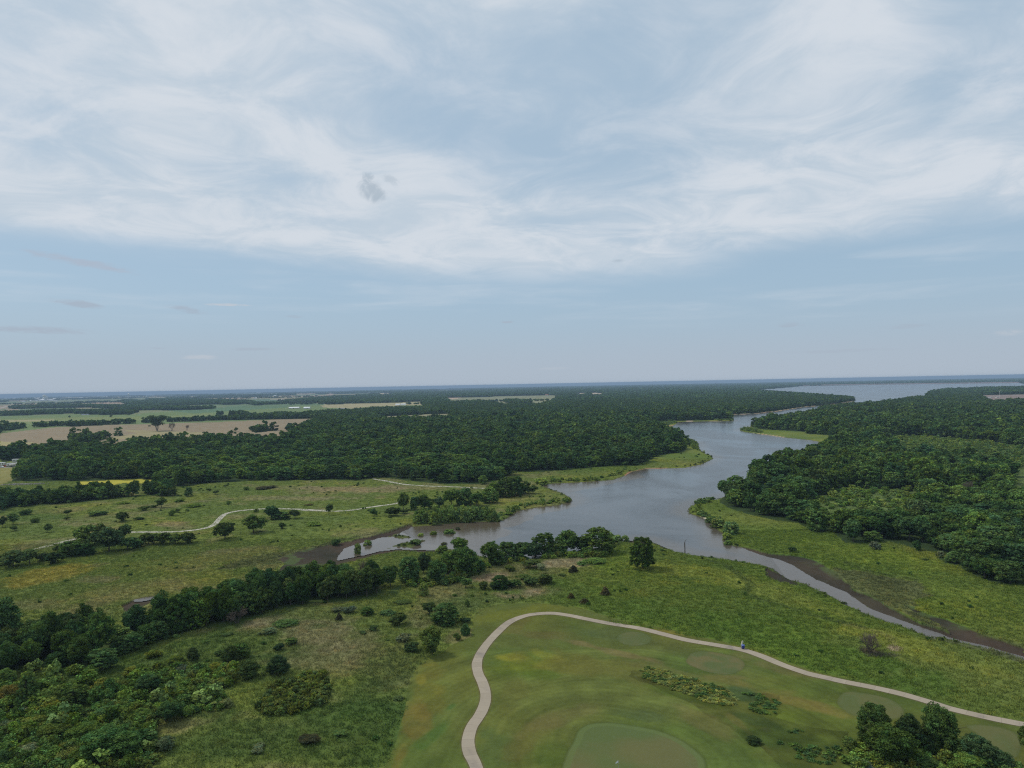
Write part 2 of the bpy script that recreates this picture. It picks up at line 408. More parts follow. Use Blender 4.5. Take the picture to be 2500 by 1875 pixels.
# ------------------------------------------------------------------ outlines, traced on the ground
LAKE = wpoly("""L 2212,345 1940,276 1600,192 1400,130 1150,30 1070,0 H 1600,1106 1450,1060 1200,970 1000,880 880,810 760,760 640,720 560,680
 480,630 400,612 250,590 0,558 G 1030,545 960,528 900,505 840,480 800,465 760,455 720,455 680,460 F 2240,470 2150,520 2000,545 1800,560 1650,590 1450,600 1300,560 1200,530
 1040,525 980,524 900,520 750,515 690,522 620,530 550,545 480,560 400,578 345,590 350,570 400,520 480,490 560,470 620,450 700,440 760,418 800,398
 850,368 1000,360 1150,345 1300,338 1440,340 1500,310 1560,265 1700,240 1850,225 1925,200 1930,185 1880,150 1820,130 1760,110 1740,97 1800,80 2000,70
 C 948,853 1040,820 1090,790 1200,768 1340,765 1500,760 1620,735 1720,690 1710,670 1650,650 1610,620 1600,600 1600,580 1560,555 1500,535
 1440,520 1380,510 1330,500 1300,475 1290,455 1400,440 1435,420 1430,410 1560,405 1700,405 1865,402 1868,388 1760,387 1640,373 1700,360 1840,355 2050,345
 D 150,345 300,330 480,300 560,290 660,285 800,268 880,254 915,246 900,240 800,228 700,220 500,204 290,188 150,178 185,162 270,155 400,145 520,132 600,132 1000,124 1500,117
 2180,109 2212,116 2260,132 2260,148 2212,150 1900,159 1600,170 1500,188 1465,212 1440,236 1350,240 1150,272 1050,285 950,290 850,300 650,320 620,335 640,345 600,365 520,375 430,385 300,405 200,425 110,440 60,455 15,470
 45,483 180,503 350,527 560,548 700,575 730,595 640,640 520,690 380,750 250,790 150,850 100,905 30,960
 G 1500,70 1400,125 1300,165 1245,185 1150,195 1080,215 1045,250 1050,280 1130,305 1190,330 1230,380 1270,410 1300,470 1310,490 1400,505 1480,545 1560,570
 H 454,570 560,592 640,625 720,680 800,725 900,760 1000,820 1100,880 1200,930 1350,990 1500,1045 1640,1085 L 1690,213 1800,240 1900,262 1955,276 2212,350""")
PUDDLE = wpoly("E 915,858 960,848 1035,838 1030,848 975,862 920,866")
POND = wpoly("A 610,354 640,350 693,349 690,357 650,359")
ISLETS = [wpoly(s) for s in ("F 700,505 760,470 830,470 850,455 980,455 960,470 900,490 880,515 800,512", "F 690,432 720,420 820,425 900,440 840,455 740,450",
    "F 640,516 720,500 760,508 750,516 690,520", "H 1075,872 1110,872 1180,900 1175,908 1120,898")]
MUD = [wpoly(s) for s in (
    "E 2212,500 2100,520 1970,552 1905,588 1960,620 2212,680",
    "F -60,660 0,600 60,580 200,560 345,590 480,560 620,530 750,515 900,520 1040,525 1040,545 900,545 760,540 620,560 500,590 350,640 100,660 -50,680",
    "F -60,600 0,575 150,530 300,490 430,468 560,440 690,405 760,380 850,355 860,372 800,402 620,455 480,495 345,590 100,660",
    "E 820,900 870,870 915,858 1035,838 1090,850 1000,890 930,930 860,950",
    "H 230,492 330,505 440,540 560,560 700,570 820,610 880,650 950,690 1050,790 1150,830 1300,910 1400,960 1500,1010 1700,1080 L 1400,0 1500,30 1700,110 1850,170 2000,220 2212,290 2212,345 1950,285 1690,216 H 1640,1090 1500,1050 1350,995 1200,935 1000,825 900,765 800,730 720,685 640,630 560,598 454,575 330,522",
    "H 480,640 560,690 640,730 760,770 880,818 870,800 760,775 640,760 560,745 480,715 470,670",
    "G 520,470 690,462 800,465 900,505 1030,545 1300,585 1550,628 1560,640 1300,596 1020,556 900,520 800,480 760,500 640,480")]
SEDGE = [wpoly("E 2212,490 2000,530 1850,548 1700,580 1580,618 1450,655 1560,670 1700,650 1960,625"), wpoly("H 950,690 880,650 1100,680 1270,720 1500,750 1560,850 1480,920 1560,1000 1700,1075 1500,1010 1300,910 1150,830 1050,790"),
         wpoly("L 1560,200 1750,250 1950,290 2212,360 2212,400 1950,320 1750,280 1600,235")]
FOREST = [wpoly(s) for s in (
    # great wood left of the lake
    """A 90,868 240,872 500,868 700,872 1050,852 1180,860 1300,905 1400,915 1600,885 1900,868 2212,862 B 300,862 600,862 850,862 1000,838 1130,850 1250,862 1500,890 1850,895
    2000,850 2050,800 C 100,792 400,797 600,782 900,752 1100,747 1230,702 1300,672 1500,637 1512,600 1470,570 1420,555 1400,535 1360,520 1330,500 1300,470 1240,455 1210,440
    1230,425 1320,405 1330,385 1620,372 1640,345 1800,335 2000,325 2050,315 2212,310 D 150,330 300,315 450,290 600,280 760,262 860,250 880,246 800,232 700,223 500,206 290,188
    150,176 190,163 270,155 400,145 520,132 C 2300,90 600,112 0,128 B 1500,225 1530,246 1780,240 2010,262t 1900,275 1380,262 1380,284 1240,293 1000,288t 800,312t 600,335t 300,345t 0,345t 0,398
    300,392 610,384 520,402t 350,450t 340,500t 130,505t 0,510t A 2212,505t 1900,515t 1600,492t 1450,512t 1200,527t 1000,532t 900,562t 700,562t 480,542t 300,578t 120,568t 30,605t 0,640t 0,735 60,715 200,705 230,740 130,800""",
    # right bank wood
    """H 145,212 250,272 400,302 530,332 680,352 800,420 870,418 930,400 1000,482 1100,492 1250,470 1330,482 1450,512 1600,542 1700,560 1620,582 1700,622 1800,645
    1880,722 2000,762 2212,778 2500,800 2500,-300 2212,-300 D 2212,500 1900,560 1400,520 1060,515 900,560 840,590 740,600 640,640 480,700 300,745 150,800 90,840 60,900 0,960 G 1500,70 1400,125 1300,165""",
    """D 110,455 200,470 350,478 500,485 560,505 700,515 860,545 900,560 1060,520 1400,525 1900,565 2212,605 2500,600 2500,170 2212,205 1850,205 1480,228 1440,238 1300,250 1100,280 950,295 680,325 660,345 600,372 430,392 270,415""",
    "D 1470,205 1500,215 1900,218 2212,215 2400,215 2400,140 2150,150 1700,178 1500,200",
    # point by the cove and belts on the far shore
    "A 0,325t 460,310t 590,310t 700,310t 740,335 1060,338 1000,357 700,357 560,347 300,357 0,367", "A 100,278t 500,268t 750,272t 1200,282t 1650,310 1500,320 1300,322 1000,322 700,302 300,307 90,312",
    "A 940,262 960,232t 1040,235t 1100,262 1150,228t 1300,225t 1900,238t 1940,262 1850,278 1200,282 1060,300", "B 300,262 330,235t 700,205t 1300,200t 1540,232t 1560,272 1400,255 1130,262 900,265 640,280 560,262",
    "A 1910,272 1960,262t 2212,255t 2212,275", "A 0,463 40,435t 180,418t 210,458", "A 215,456 240,410t 350,400t 360,450", "A 365,448 400,400t 760,390t 1180,375t 1700,355t 2212,340t 2212,388 1700,401 1180,417 700,442",
    "B 0,398 0,340t 300,330t 430,330t 500,320t 900,300t 1000,380 610,384 300,392", "A 545,548 560,525t 700,508t 940,512 930,520 800,535 650,552", "A 1940,478 1970,440t 2060,430t 2212,420t B 340,425t 350,472 200,478 40,478",
    "A 1650,355 1660,322t 1720,322t 1730,358", "A 1765,358 1780,325t 1880,320t 1920,365", "C 110,262 120,230t 200,230t 260,250t 350,262 200,280")]
BELT = wpoly("""P 980,1425 917,1459 845,1470 772,1473 700,1488 660,1492 I 1700,112 1550,165 1360,165 1250,195 1080,255 900,315 820,355 700,400 600,440 450,430 300,450 100,460 -200,520
 -300,-100 E 0,990t 60,955t 300,935t 480,885t 620,865t 740,880t 830,885t 960,862t 1020,838t 1170,795t 1300,765t 1480,695t 1580,695t 1700,645t 1900,615t 2212,585t F 100,605t 250,575t 400,580t 560,565t 640,605t 740,645t""", 10)
BELT2 = wpoly("E -60,290 0,285 60,250 190,240 340,228 600,205 830,180 960,165 1050,130 1130,115 1170,85t 1060,78t 960,75t 840,75t 700,62t 560,90t 470,82t 320,108t 60,110t -60,120t", 9)
THICKET = wpoly("I -250,470 100,450 450,440 700,430 1000,430 1150,560 1400,600 1500,650 1470,720 1300,745 1150,800 1080,850 1040,900 1080,1000 1000,1106 980,1300 -300,1300")
SUMAC = wpoly("I 1740,660 1850,580 1990,500 2212,470 2212,650 2000,740 1800,750 1740,720")
CLEAR = [wpoly(s) for s in ("H 760,190 860,162 980,125 1250,118 1480,130 1560,150 1400,200t 1300,190t 1050,195t 850,207t", "D 2020,650 2212,655 2400,660 2400,860t 2212,840t 2140,830t 2110,760 2060,710",
    "D 1060,520 1400,522 1900,565 2212,605 2400,620 2400,650t 2212,650t 1900,655t 1600,600t 1250,590t 1120,560")]
FIELDS = [  # outline, sward or soil colour
    ("A 0,468 210,460 700,442 1180,418 1700,401 2212,389 B 300,392 612,383 520,430 340,480 340,520 0,525 A 2212,520 1500,545 900,580 300,600 0,680", (.235, .192, .125)),
    ("A 980,472 1250,482 1560,490 1560,503 1400,520 1250,530 1000,540 700,552 950,515 1060,500 960,478", (.27, .24, .13)),
    ("A 0,563 110,568 330,572 120,590 0,640", (.30, .27, .13)), ("A 0,600 60,590 0,650", (.33, .24, .17)),
    ("A 0,369 560,350 1000,357 1150,340 1650,312 2212,275 B 640,285 1130,262 1380,256 1380,284t 1000,290t 800,314t 560,335t 0,350t A 2212,350t 1700,370t 1180,385t 700,395t 400,410t 0,450t", (.13, .18, .07)),
    ("A 0,390 700,372 1180,372 1640,345 1640,365 1180,395 700,410 0,430", (.165, .20, .075)), ("A 1300,325 1900,285 2212,277 2212,300 1500,345", (.095, .16, .085)),
    ("A 0,398 420,392 410,404 0,412", (.28, .26, .14)), ("B 560,275 800,270 1130,262 1380,256 1380,282 1000,290 820,308 600,300", (.30, .27, .15)), ("B 0,282 300,272 560,265 620,280 300,292 0,300", (.10, .155, .075)),
    ("A 140,312 560,302 620,312 560,318 160,322", (.12, .17, .09)), ("A 0,313 90,310 0,322", (.12, .17, .09)), ("A 1930,262 2212,248 2212,232 1950,242", (.10, .15, .08)),
    ("A 100,262 250,240 430,228 900,225 1100,222 1560,215 1560,222 1100,240 940,262 700,268 400,262", (.15, .18, .10)), ("A 700,262 940,252 1000,262 760,276", (.28, .21, .15)),
    ("A 430,222 700,218 1560,212 1560,217 900,226 560,228", (.30, .26, .18)), ("A 0,262 180,268 60,280 0,285", (.17, .19, .10)),
    ("B 1530,224 1900,221 C 0,216 480,206 540,216 480,240t 360,264t 280,262t 100,264t 0,248t B 1900,250t 1780,238t 1570,250t", (.19, .20, .115)), ("B 1530,224 1680,223 1600,236 1540,232", (.40, .30, .22)),
    ("B 990,374 1400,353 1580,350 1585,360t 1350,367t 1100,376t", (.22, .21, .125)), ("B 990,192 1140,185 1150,194t 1000,200t", (.38, .32, .2)), ("B 360,204 560,196 560,204 380,212", (.14, .18, .1)),
    ("B 600,196 690,192 660,204", (.34, .25, .19)), ("B 0,226 500,215 560,222 300,230 0,240", (.20, .21, .12)), ("B 0,240 280,232 420,256 300,264 0,262", (.09, .15, .09)), ("B 180,238 330,232 300,245", (.33, .30, .22)),
    ("C 650,190 740,186 745,196t 650,198t", (.38, .32, .24)), ("C 760,186 870,190 870,199t 760,196t", (.40, .33, .25)), ("D 1860,205 2212,199 2400,195 2400,215t 1950,236t", (.21, .17, .15)),
    ("A 610,872 700,868 1050,850 1175,853 1165,885 950,885 800,915 620,920 605,905", (.36, .33, .05)), ("A 0,745 90,760 200,755 90,868 0,900", (.20, .19, .065))]
SAND = [(wpoly(s), c, w) for s, c, w in (("C 1040,820 1070,797 1200,768 1340,764", (.30, .155, .105), 1.6), ("C 1260,455 1340,449 1420,433", (.32, .2, .14), 2.5), ("C 1500,404 1700,405 1800,404", (.4, .32, .25), 2.6),
    ("C 1680,357 1840,354 2050,345 2130,333", (.42, .34, .26), 4), ("D -20,350 130,345 300,328 480,301 560,290 640,283", (.40, .30, .22), 4), ("D 640,284 780,267 900,250", (.30, .24, .18), 5), ("D 100,495 180,502 350,526", (.36, .27, .2), 2),
    ("G 1140,305 1160,315", (.4, .38, .33), 1.2))]
MOWN = wpoly("""J 900,1400 920,1200 940,1106 975,1000 1010,900 1045,790 1080,680 1095,600 1110,520 1140,440 1200,390 1330,330 1370,290 1450,250 1520,220 1530,120 1560,70 1640,30
 F 1240,1000 1300,940 1400,905 1500,895 1700,890 1850,910 2000,950 G 200,905 330,930 500,982 600,1005 700,1028 900,1065 1050,1100 K 1000,112 1250,130 1450,178 1600,212 1750,230 1960,275 2100,318 2240,370
 L 660,395 860,460 1200,535 1400,578 1600,636 1750,690 1900,730 2212,790 2700,900 2700,1900 900,1900""")
GREEN = wpoly("K 700,1400 720,1250 750,1106 790,990 830,920 860,850 920,810 1000,797 1100,797 1250,820 1400,850 1550,910 1650,980 1710,1040 1725,1106 1700,1200 1500,1350 1000,1450")
def ell(pan, cx, cy, rx, ry, rot=0.0, n_=28):
    c_, s_ = math.cos(rot), math.sin(rot)
    return wpoly(pan + ' ' + ' '.join('%.1f,%.1f' % (cx + rx * math.cos(t) * c_ - ry * math.sin(t) * s_, cy + rx * math.cos(t) * s_ + ry * math.sin(t) * c_) for t in [2 * math.pi * i / n_ for i in range(n_)]))
TEES = [ell('K', 1238, 232, 117, 46, .03), smooth(wpoly("K 1590,380 1630,322 1720,311 1850,330 1955,362 1985,400 1960,440 1870,467 1760,455 1650,420"), 5, True),
        smooth(wpoly("L 950,660 975,607 1020,588 1100,592 1250,620 1340,655 1392,700 1395,745 1320,775 1150,758 1050,745 980,700"), 5, True),
        smooth(wpoly("L 1825,825 1880,814 1950,817 2060,835 2140,865 2180,905 2190,970 2150,1040 2060,1030 2000,960 1900,880"), 5, True)]
GREEN = smooth(GREEN, 5, True)
FOOTPATHS = [smooth(wpoly("E -120,600 -60,592 0,576 60,568 180,545 250,527 385,490 500,460 620,432 740,418 890,413 1020,412 1150,412 1300,400 1400,382 1450,358 1475,330 1520,292 1600,271 1700,261 1800,255 1950,256 2100,262 2212,267 F 100,263 230,269 330,271 450,262 580,242 720,223 780,205")),
             smooth(wpoly("B 985,845 1010,856 1060,862 1120,874 1190,888 1270,897 1400,906 1520,910 1640,914 1760,920 1850,926 1900,935"))]
CART = smooth(wpoly("K 200,1250 192,1180 178,1106 155,1050 130,1000 118,940 122,890 145,820 200,740 232,665 236,600 215,530 187,470 178,405 200,340 255,260 330,180 400,122 480,88 560,70 680,63 800,78 920,103 1080,134 1280,165 1450,205 1600,240 1800,272 1970,303 2100,345 2212,392 L 640,425 760,465 860,488 1000,520 1200,560 1400,607 1600,667 1700,700 1850,738 2000,772 2160,804 2300,830 2450,862"))
ROADS = [(wpoly("A -30,764 60,763 120,758 200,750"), 5.0, 'road', (.22, .21, .20)), (wpoly("A 0,306 60,290 130,272 300,250 420,230 560,222"), 14.0, 'road', (.36, .33, .28)), (wpoly("B 280,252 300,258 430,240 440,232"), 14.0, 'road', (.38, .35, .3))]

# ------------------------------------------------------------------ signed distance to the shore
def seg_dist(X, Y, P, closed=True):
    out = np.full(X.shape, 1e9, np.float32); P = np.asarray(P, np.float32); n_ = len(P)
    for i in range(n_ if closed else n_ - 1):
        ax, ay = P[i]; bx, by = P[(i + 1) % n_]; dx, dy = bx - ax, by - ay
        L2 = max(dx * dx + dy * dy, 1e-6)
        m = (X > min(ax, bx) - 40) & (X < max(ax, bx) + 40) & (Y > min(ay, by) - 40) & (Y < max(ay, by) + 40)
        if not m.any(): continue
        x_ = X[m]; y_ = Y[m]; t = np.clip(((x_ - ax) * dx + (y_ - ay) * dy) / L2, 0, 1)
        out[m] = np.minimum(out[m], np.hypot(x_ - ax - t * dx, y_ - ay - t * dy))
    return out
def warp(X, Y, amp, scale, seed):
    return X + (fbm(X, Y, scale, 3, seed) - .5) * 2 * amp, Y + (fbm(X, Y, scale, 3, seed + 5) - .5) * 2 * amp
WATER_Z = -0.55
LAKE_S = LAKE
def shore(X, Y):
    """distance to the shore, positive on land"""
    Xw, Yw = warp(X, Y, 1.3, 9.0, 3)
    d = seg_dist(Xw, Yw, LAKE_S); ins = inpoly(Xw, Yw, LAKE_S)
    d = np.where(ins, -d, d)
    for P_ in ISLETS:
        (x0, y0), (x1, y1) = P_.min(0) - 45, P_.max(0) + 45; m = (X > x0) & (X < x1) & (Y > y0) & (Y < y1)
        if not m.any(): continue
        Xi, Yi = warp(X[m], Y[m], 2.2, 5.0, 31)
        di = seg_dist(Xi, Yi, P_); di = np.where(inpoly(Xi, Yi, P_), di * .4, -di); d[m] = np.maximum(d[m], np.where(di > -1e8, di, -1e9))
    for P_ in (PUDDLE, POND):
        di = seg_dist(X, Y, P_); di = np.where(inpoly(X, Y, P_), -di, di); d = np.minimum(d, di)
    return d
def sstep(x_, a, b):
    t = np.clip((x_ - a) / (b - a), 0, 1); return t * t * (3 - 2 * t)
def inp(X, Y, P_, amp=0, scale=8, seed=0):
    if not amp: return inpoly(X, Y, P_)
    P_ = np.asarray(P_); (x0, y0), (x1, y1) = P_.min(0) - amp, P_.max(0) + amp
    X = np.asarray(X); Y = np.asarray(Y); m = (X > x0) & (X < x1) & (Y > y0) & (Y < y1); r_ = np.zeros(X.shape, bool)
    if m.any(): r_[m] = inpoly(*warp(X[m], Y[m], amp, scale, seed), P_)
    return r_
def in_any(X, Y, polys, amp=0, scale=8, seed=0):
    r_ = np.zeros(np.asarray(X).shape, bool)
    for P_ in polys: r_ |= inp(X, Y, P_, amp, scale, seed)
    return r_
def height(X, Y, d=None, mud=None):
    X = np.asarray(X, float); Y = np.asarray(Y, float)
    if d is None: d = shore(X, Y)
    if mud is None: mud = in_any(X, Y, MUD, 1.5, 6, 11)
    bank = np.where(mud, sstep(d, -2, 24) * .80, sstep(d, -1.2, 3.4) * .85) - .85
    bank = bank + np.where(d > 2, .12 * (fbm(X, Y, 14.0, 2, 5) - .5), 0)
    roll_ = (vnoise(X, Y, 45.0, 8) - .5) * .8 * sstep(d, 6, 40) * sstep(Y, 330, 120)
    return bank + roll_ + curve(X, Y)
def hz(x_, y_):
    return float(height(np.array([float(x_)]), np.array([float(y_)]))[0])

# ------------------------------------------------------------------ the ground grid: even spacing as seen from the air, out to the horizon
NC, NR = 1750, 760
tcol = np.linspace(-.86, .86, NC)
tside = np.array([1.0, 1.3, 1.8, 2.6, 4.0, 7.0])
tcol = np.concatenate([-tside[::-1], tcol, tside])
amin = math.sqrt(2 * H / RE)
arow = amin * 1.00002 + (70 / 118.0 - amin) * np.linspace(0, 1, NR)
Yrow = RE * (arow - np.sqrt(np.maximum(arow ** 2 - amin ** 2, 0)))
Yrow = np.concatenate([[45000.0], Yrow[Yrow < 31400], [105.0, 85.0, 60.0]])
GT, GY = np.meshgrid(tcol, Yrow)
# sideways columns beyond the wedge would run past the haze; keep them inside
GX = np.clip(GT * GY, -38000, 38000); GY = GY.copy()
nr, ncol = GX.shape
dW = shore(GX.ravel().astype(np.float32), GY.ravel().astype(np.float32)).reshape(GX.shape)
mudV = in_any(GX, GY, MUD, 1.5, 6, 11)
hV = height(GX, GY, dW, mudV)
# ---- zones
Z_MEADOW, Z_MUD, Z_WOOD, Z_FIELD, Z_MOWN, Z_GREEN, Z_TEE = range(7)
def noise_px(seed, sx, sy):    # noise with features of even apparent size (for far fields)
    return fbm(GX / GY * 1735 / sx, np.log(GY) * 10 / sy, 1.0, 3, seed)
far = GY > 1250
zone = np.full(GX.shape, Z_MEADOW)
zone[far] = Z_WOOD
tcen = GX / np.maximum(GY, 1)
# open farmland among far belts: more of it to the left
cellx = fbm(GX, GY * .55, 900, 2, 77); openp = np.where(tcen < -.22, .60, np.where(tcen < .12, .38, .13))
opn = far & (GY > 3000) & (cellx > 1 - openp * (1.0)) & (tcen < .3)
zone[opn] = Z_FIELD
plain = far & (tcen < -.28 + .07 * vnoise(GX, GY, 1500, 71)) & (GY < 6500) & (GY > 1500); zone[plain] = Z_FIELD; opn = opn | plain
col = np.zeros(GX.shape + (3,), np.float32)
n_a = fbm(GX, GY, 60, 4, 1); n_b = fbm(GX, GY, 14, 4, 2); n_c = fbm(GX, GY, 220, 3, 4)
def setc(mask, c): col[mask] = c
c_me = np.array((.086, .126, .024)); c_me2 = np.array((.118, .148, .034)); c_str = np.array((.22, .19, .10)); c_dk = np.array((.045, .085, .022))
def lerp(a, b, f): return a + (b - a) * f[..., None]
def lerpc(c, f, m=None):
    global col
    f = f if m is None else f * m
    col = col * (1 - f[..., None]) + np.array(c, np.float32) * f[..., None]
col[:] = lerp(np.broadcast_to(c_me, col.shape), np.broadcast_to(c_me2, col.shape), sstep(n_a, .35, .65))
left = sstep(tcen, .17, -.02)
lerpc((.104, .138, .036), left * .65)
lerpc((.19, .165, .085), left * sstep(n_b * .6 + n_a * .4, .52, .66) * .55)
lerpc((.19, .19, .03), sstep(fbm(GX, GY, 26, 4, 9), .62, .78) * .35)
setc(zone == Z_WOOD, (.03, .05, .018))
fcol = np.where(vnoise(GX, GY * .5, 700, 91)[..., None] > .55, np.array((.26, .21, .14)), np.where(vnoise(GX, GY * .5, 620, 92)[..., None] > .45, np.array((.12, .17, .085)), np.array((.17, .19, .10))))
col[opn] = fcol[opn]
def paint(P_, z_, c, amp=0, scale=8, seed=0, jit=0.0):
    m = inp(GX, GY, P_, amp, scale, seed)
    if z_ is not None: zone[m] = z_
    if c is not None: col[m] = np.array(c) * (1 + jit * (n_b[m] - .5))[..., None]
    return m
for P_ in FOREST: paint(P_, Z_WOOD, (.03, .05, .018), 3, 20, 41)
for s_, c in FIELDS: paint(wpoly(s_), Z_FIELD, c, 2.0, 30, 43, .3)
for P_ in (FOREST[4:]): paint(P_, Z_WOOD, (.03, .05, .018))
paint(FOREST[1], Z_WOOD, (.03, .05, .018), 3, 20, 41)
# near woods keep a meadow-coloured floor at their rims
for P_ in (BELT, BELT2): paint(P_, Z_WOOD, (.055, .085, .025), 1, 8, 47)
for P_ in CLEAR: paint(P_, Z_MEADOW, (.10, .14, .045), 3, 10, 51, .8)
# soft patches: centre, radii in photo pixels, colour, strength
PATCH = [("P", 830, 1600, 190, 60, -.1, (.165, .15, .075), .6), ("P", 760, 1545, 120, 50, .1, (.19, .165, .09), .65), ("P", 960, 1640, 90, 60, 0, (.14, .14, .065), .5), ("P", 2215, 1435, 52, 15, .2, (.095, .07, .04), .75), ("P", 1290, 1450, 90, 16, -.15, (.24, .20, .12), 1), ("P", 1390, 1372, 110, 16, -.1, (.24, .21, .13), .9),
         ("P", 1190, 1410, 55, 12, -.15, (.25, .19, .12), 1), ("P", 640, 1520, 60, 12, -.2, (.2, .17, .10), .8), ("P", 900, 1770, 220, 110, 0, (.052, .092, .022), .9), ("P", 650, 1810, 330, 80, 0, (.058, .092, .024), .85), ("P", 950, 1640, 120, 60, -.3, (.065, .092, .028), .7), ("P", 300, 1650, 420, 130, -.2, (.052, .088, .022), .85), ("P", 500, 1600, 300, 40, -.2, (.075, .11, .03), .6),
         ("P", 750, 1500, 160, 22, -.1, (.12, .14, .05), .5), ("P", 1120, 1480, 120, 26, -.2, (.09, .12, .04), .7), ("P", 1500, 1480, 330, 60, .25, (.074, .122, .021), .7), ("P", 2000, 1600, 420, 60, .3, (.070, .120, .021), .8),
         ("P", 1500, 1370, 120, 30, .2, (.12, .17, .03), .8), ("P", 1700, 1400, 250, 22, .15, (.16, .185, .035), .8), ("P", 1900, 1450, 200, 20, .3, (.15, .18, .04), .7), ("P", 2250, 1590, 240, 30, .28, (.17, .19, .035), .8),
         ("P", 2150, 1360, 250, 30, .2, (.13, .175, .03), .7), ("P", 2300, 1440, 200, 30, .2, (.135, .175, .035), .7), ("P", 100, 1410, 140, 25, -.2, (.22, .19, .04), .8), ("P", 330, 1440, 250, 24, -.15, (.18, .17, .06), .5),
         ("P", 500, 1370, 250, 20, -.1, (.13, .15, .04), .6), ("P", 850, 1195, 170, 9, 0, (.23, .18, .10), .8), ("P", 700, 1216, 200, 7, 0, (.20, .175, .10), .6), ("P", 1000, 1190, 120, 7, 0, (.22, .18, .1), .5), ("P", 700, 1190, 120, 6, 0, (.2, .18, .1), .4),
         ("P", 420, 1280, 60, 9, 0, (.2, .16, .09), .7), ("P", 60, 1224, 40, 4, 0, (.45, .42, .38), .9), ("P", 250, 1330, 120, 18, 0, (.07, .12, .03), .5), ("P", 90, 1260, 90, 18, 0, (.065, .11, .028), .6), ("P", 2185, 1583, 22, 6, .2, (.28, .22, .15), .9),
         ("P", 2125, 1590, 30, 8, .2, (.07, .05, .04), .8), ("P", 1400, 1197, 90, 6, -.1, (.12, .12, .045), .5), ("P", 1680, 1132, 60, 7, 0, (.16, .17, .05), .6), ("P", 1980, 1080, 110, 9, .1, (.17, .18, .055), .6), ("P", 80, 1205, 90, 8, 0, (.17, .18, .06), .6),
         ("P", 1560, 1255, 50, 12, -.3, (.12, .11, .06), .6), ("P", 2200, 1430, 60, 14, .3, (.13, .10, .07), .7)]
GPX = 1250 + FPX * tcen; APX = 70 / np.maximum(GY, 60)
# photo coordinates of every ground point, only used to look up where a patch of sward lies
px_, py_ = w2px(GX, GY, curve(GX, GY))
def patch(cx, cy, rx, ry, rot, c, amt, mask=None, rag=.8):
    m = (abs(px_ - cx) < (rx + ry) * 2) & (abs(py_ - cy) < (rx * abs(math.sin(rot)) + ry) * 2.2)
    if mask is not None: m &= mask
    c_, s_ = math.cos(rot), math.sin(rot); dx = px_[m] - cx; dy = py_[m] - cy
    p = (dx * c_ + dy * s_) / rx; q = (dy * c_ - dx * s_) / ry
    r_ = np.sqrt(p * p + q * q) + (fbm(GX[m], GY[m], 7, 4, int(cx)) - .5) * rag * 1.6
    f = sstep(r_, 1.05, .45)[:, None] * amt
    lum = 1.0 if mask is None else np.float32(1 + .7 * (fbm(GX[m], GY[m], 2.5, 3, int(cy)) - .5))[:, None]; col[m] = col[m] * (1 - f) + np.array(c) * LG * lum * f
op = (zone == Z_MEADOW)
LG = 1.0
for _, cx, cy, rx, ry, rot, c, amt in PATCH: patch(cx, cy, rx, ry, rot, c, amt, op)
for P_ in SEDGE: paint(P_, None, (.10, .115, .045), 3, 5, 61, 1.2)
# a worn track and a darker wheel rut through the right meadow
for s_, w_, c, amt in (("G 1180,600 1300,635 1400,700 1470,760 1440,830 1520,860 1700,910 1850,960 2000,1000 2212,1050", 1.5, (.06, .085, .025), .75), ("L 1000,140 1200,180 1300,215 1330,260", 1.2, (.16, .16, .05), .6), ("L 1600,350 1900,430 2212,530", 1.6, (.15, .17, .04), .6), ("H 1000,620 1200,690 1350,710 1500,740", 1.5, (.05, .06, .03), .5),
                       ("E 1900,580 2212,495 F 300,480 700,400 850,352", 1.6, (.05, .05, .03), .6), ("L 1450,60 1700,160 1900,215 2212,300", 3.5, (.07, .075, .035), .6)):
    d_ = seg_dist(GX, GY, wpoly(s_), False) + (n_b - .5) * w_; f = sstep(d_, w_ * 1.2, w_ * .3) * amt * (zone == Z_MEADOW); lerpc(c, f)
# mud and shores
mm = mudV & (dW > -8) & (zone != Z_WOOD) | (mudV & (dW < 60) & (dW > -8))
zone[mm] = Z_MUD
mc = lerp(np.broadcast_to(np.array((.062, .044, .032)), col.shape), np.broadcast_to(np.array((.040, .030, .024)), col.shape), sstep(n_b, .3, .7))
gr = sstep(fbm(GX, GY, 6, 3, 71), .52, .66) * sstep(dW, 5, 12) * .7
mc = lerp(mc, np.broadcast_to(np.array((.08, .10, .035)), col.shape), gr)
col[mm] = mc[mm]
rim = sstep(dW, 2.0, .6) * (zone != Z_MUD) * (GY < 1500) * (.55 + .9 * (n_b - .3)); lerpc((.045, .04, .025), np.clip(rim, 0, 1))
for P_, c, w_ in SAND:
    d_ = seg_dist(GX, GY, P_, False); f = sstep(d_, w_ * 1.3, w_ * .7); lerpc(c, f)
# golf: mown surrounds, rough, closely mown greens and tees
mw = inp(GX, GY, MOWN, .5, 6, 81) & (GY < 400)
zone[mw] = Z_MOWN
g = lerp(np.broadcast_to(np.array((.076, .110, .024)), col.shape), np.broadcast_to(np.array((.100, .122, .030)), col.shape), sstep(fbm(GX, GY, 22, 4, 83), .35, .65))
stripe = (np.sin(seg_dist(GX, GY, smooth(GREEN, 2, True)) * 1.9) * .5 + .5) * sstep(fbm(GX, GY, 30, 2, 84), .4, .6) * (GY < 260)
g = lerp(g, np.broadcast_to(np.array((.065, .090, .022)), col.shape), stripe * .3); dgr = seg_dist(GX, GY, GREEN) + 7 * (vnoise(GX, GY, 30, 93) - .5); g = g * (1 + .11 * np.sin(dgr * .55) + .05 * np.sin(dgr * 3.1))[..., None]; g = g * (1 + .5 * (fbm(GX, GY, 4, 4, 89) - .5))[..., None]
col[mw] = g[mw]
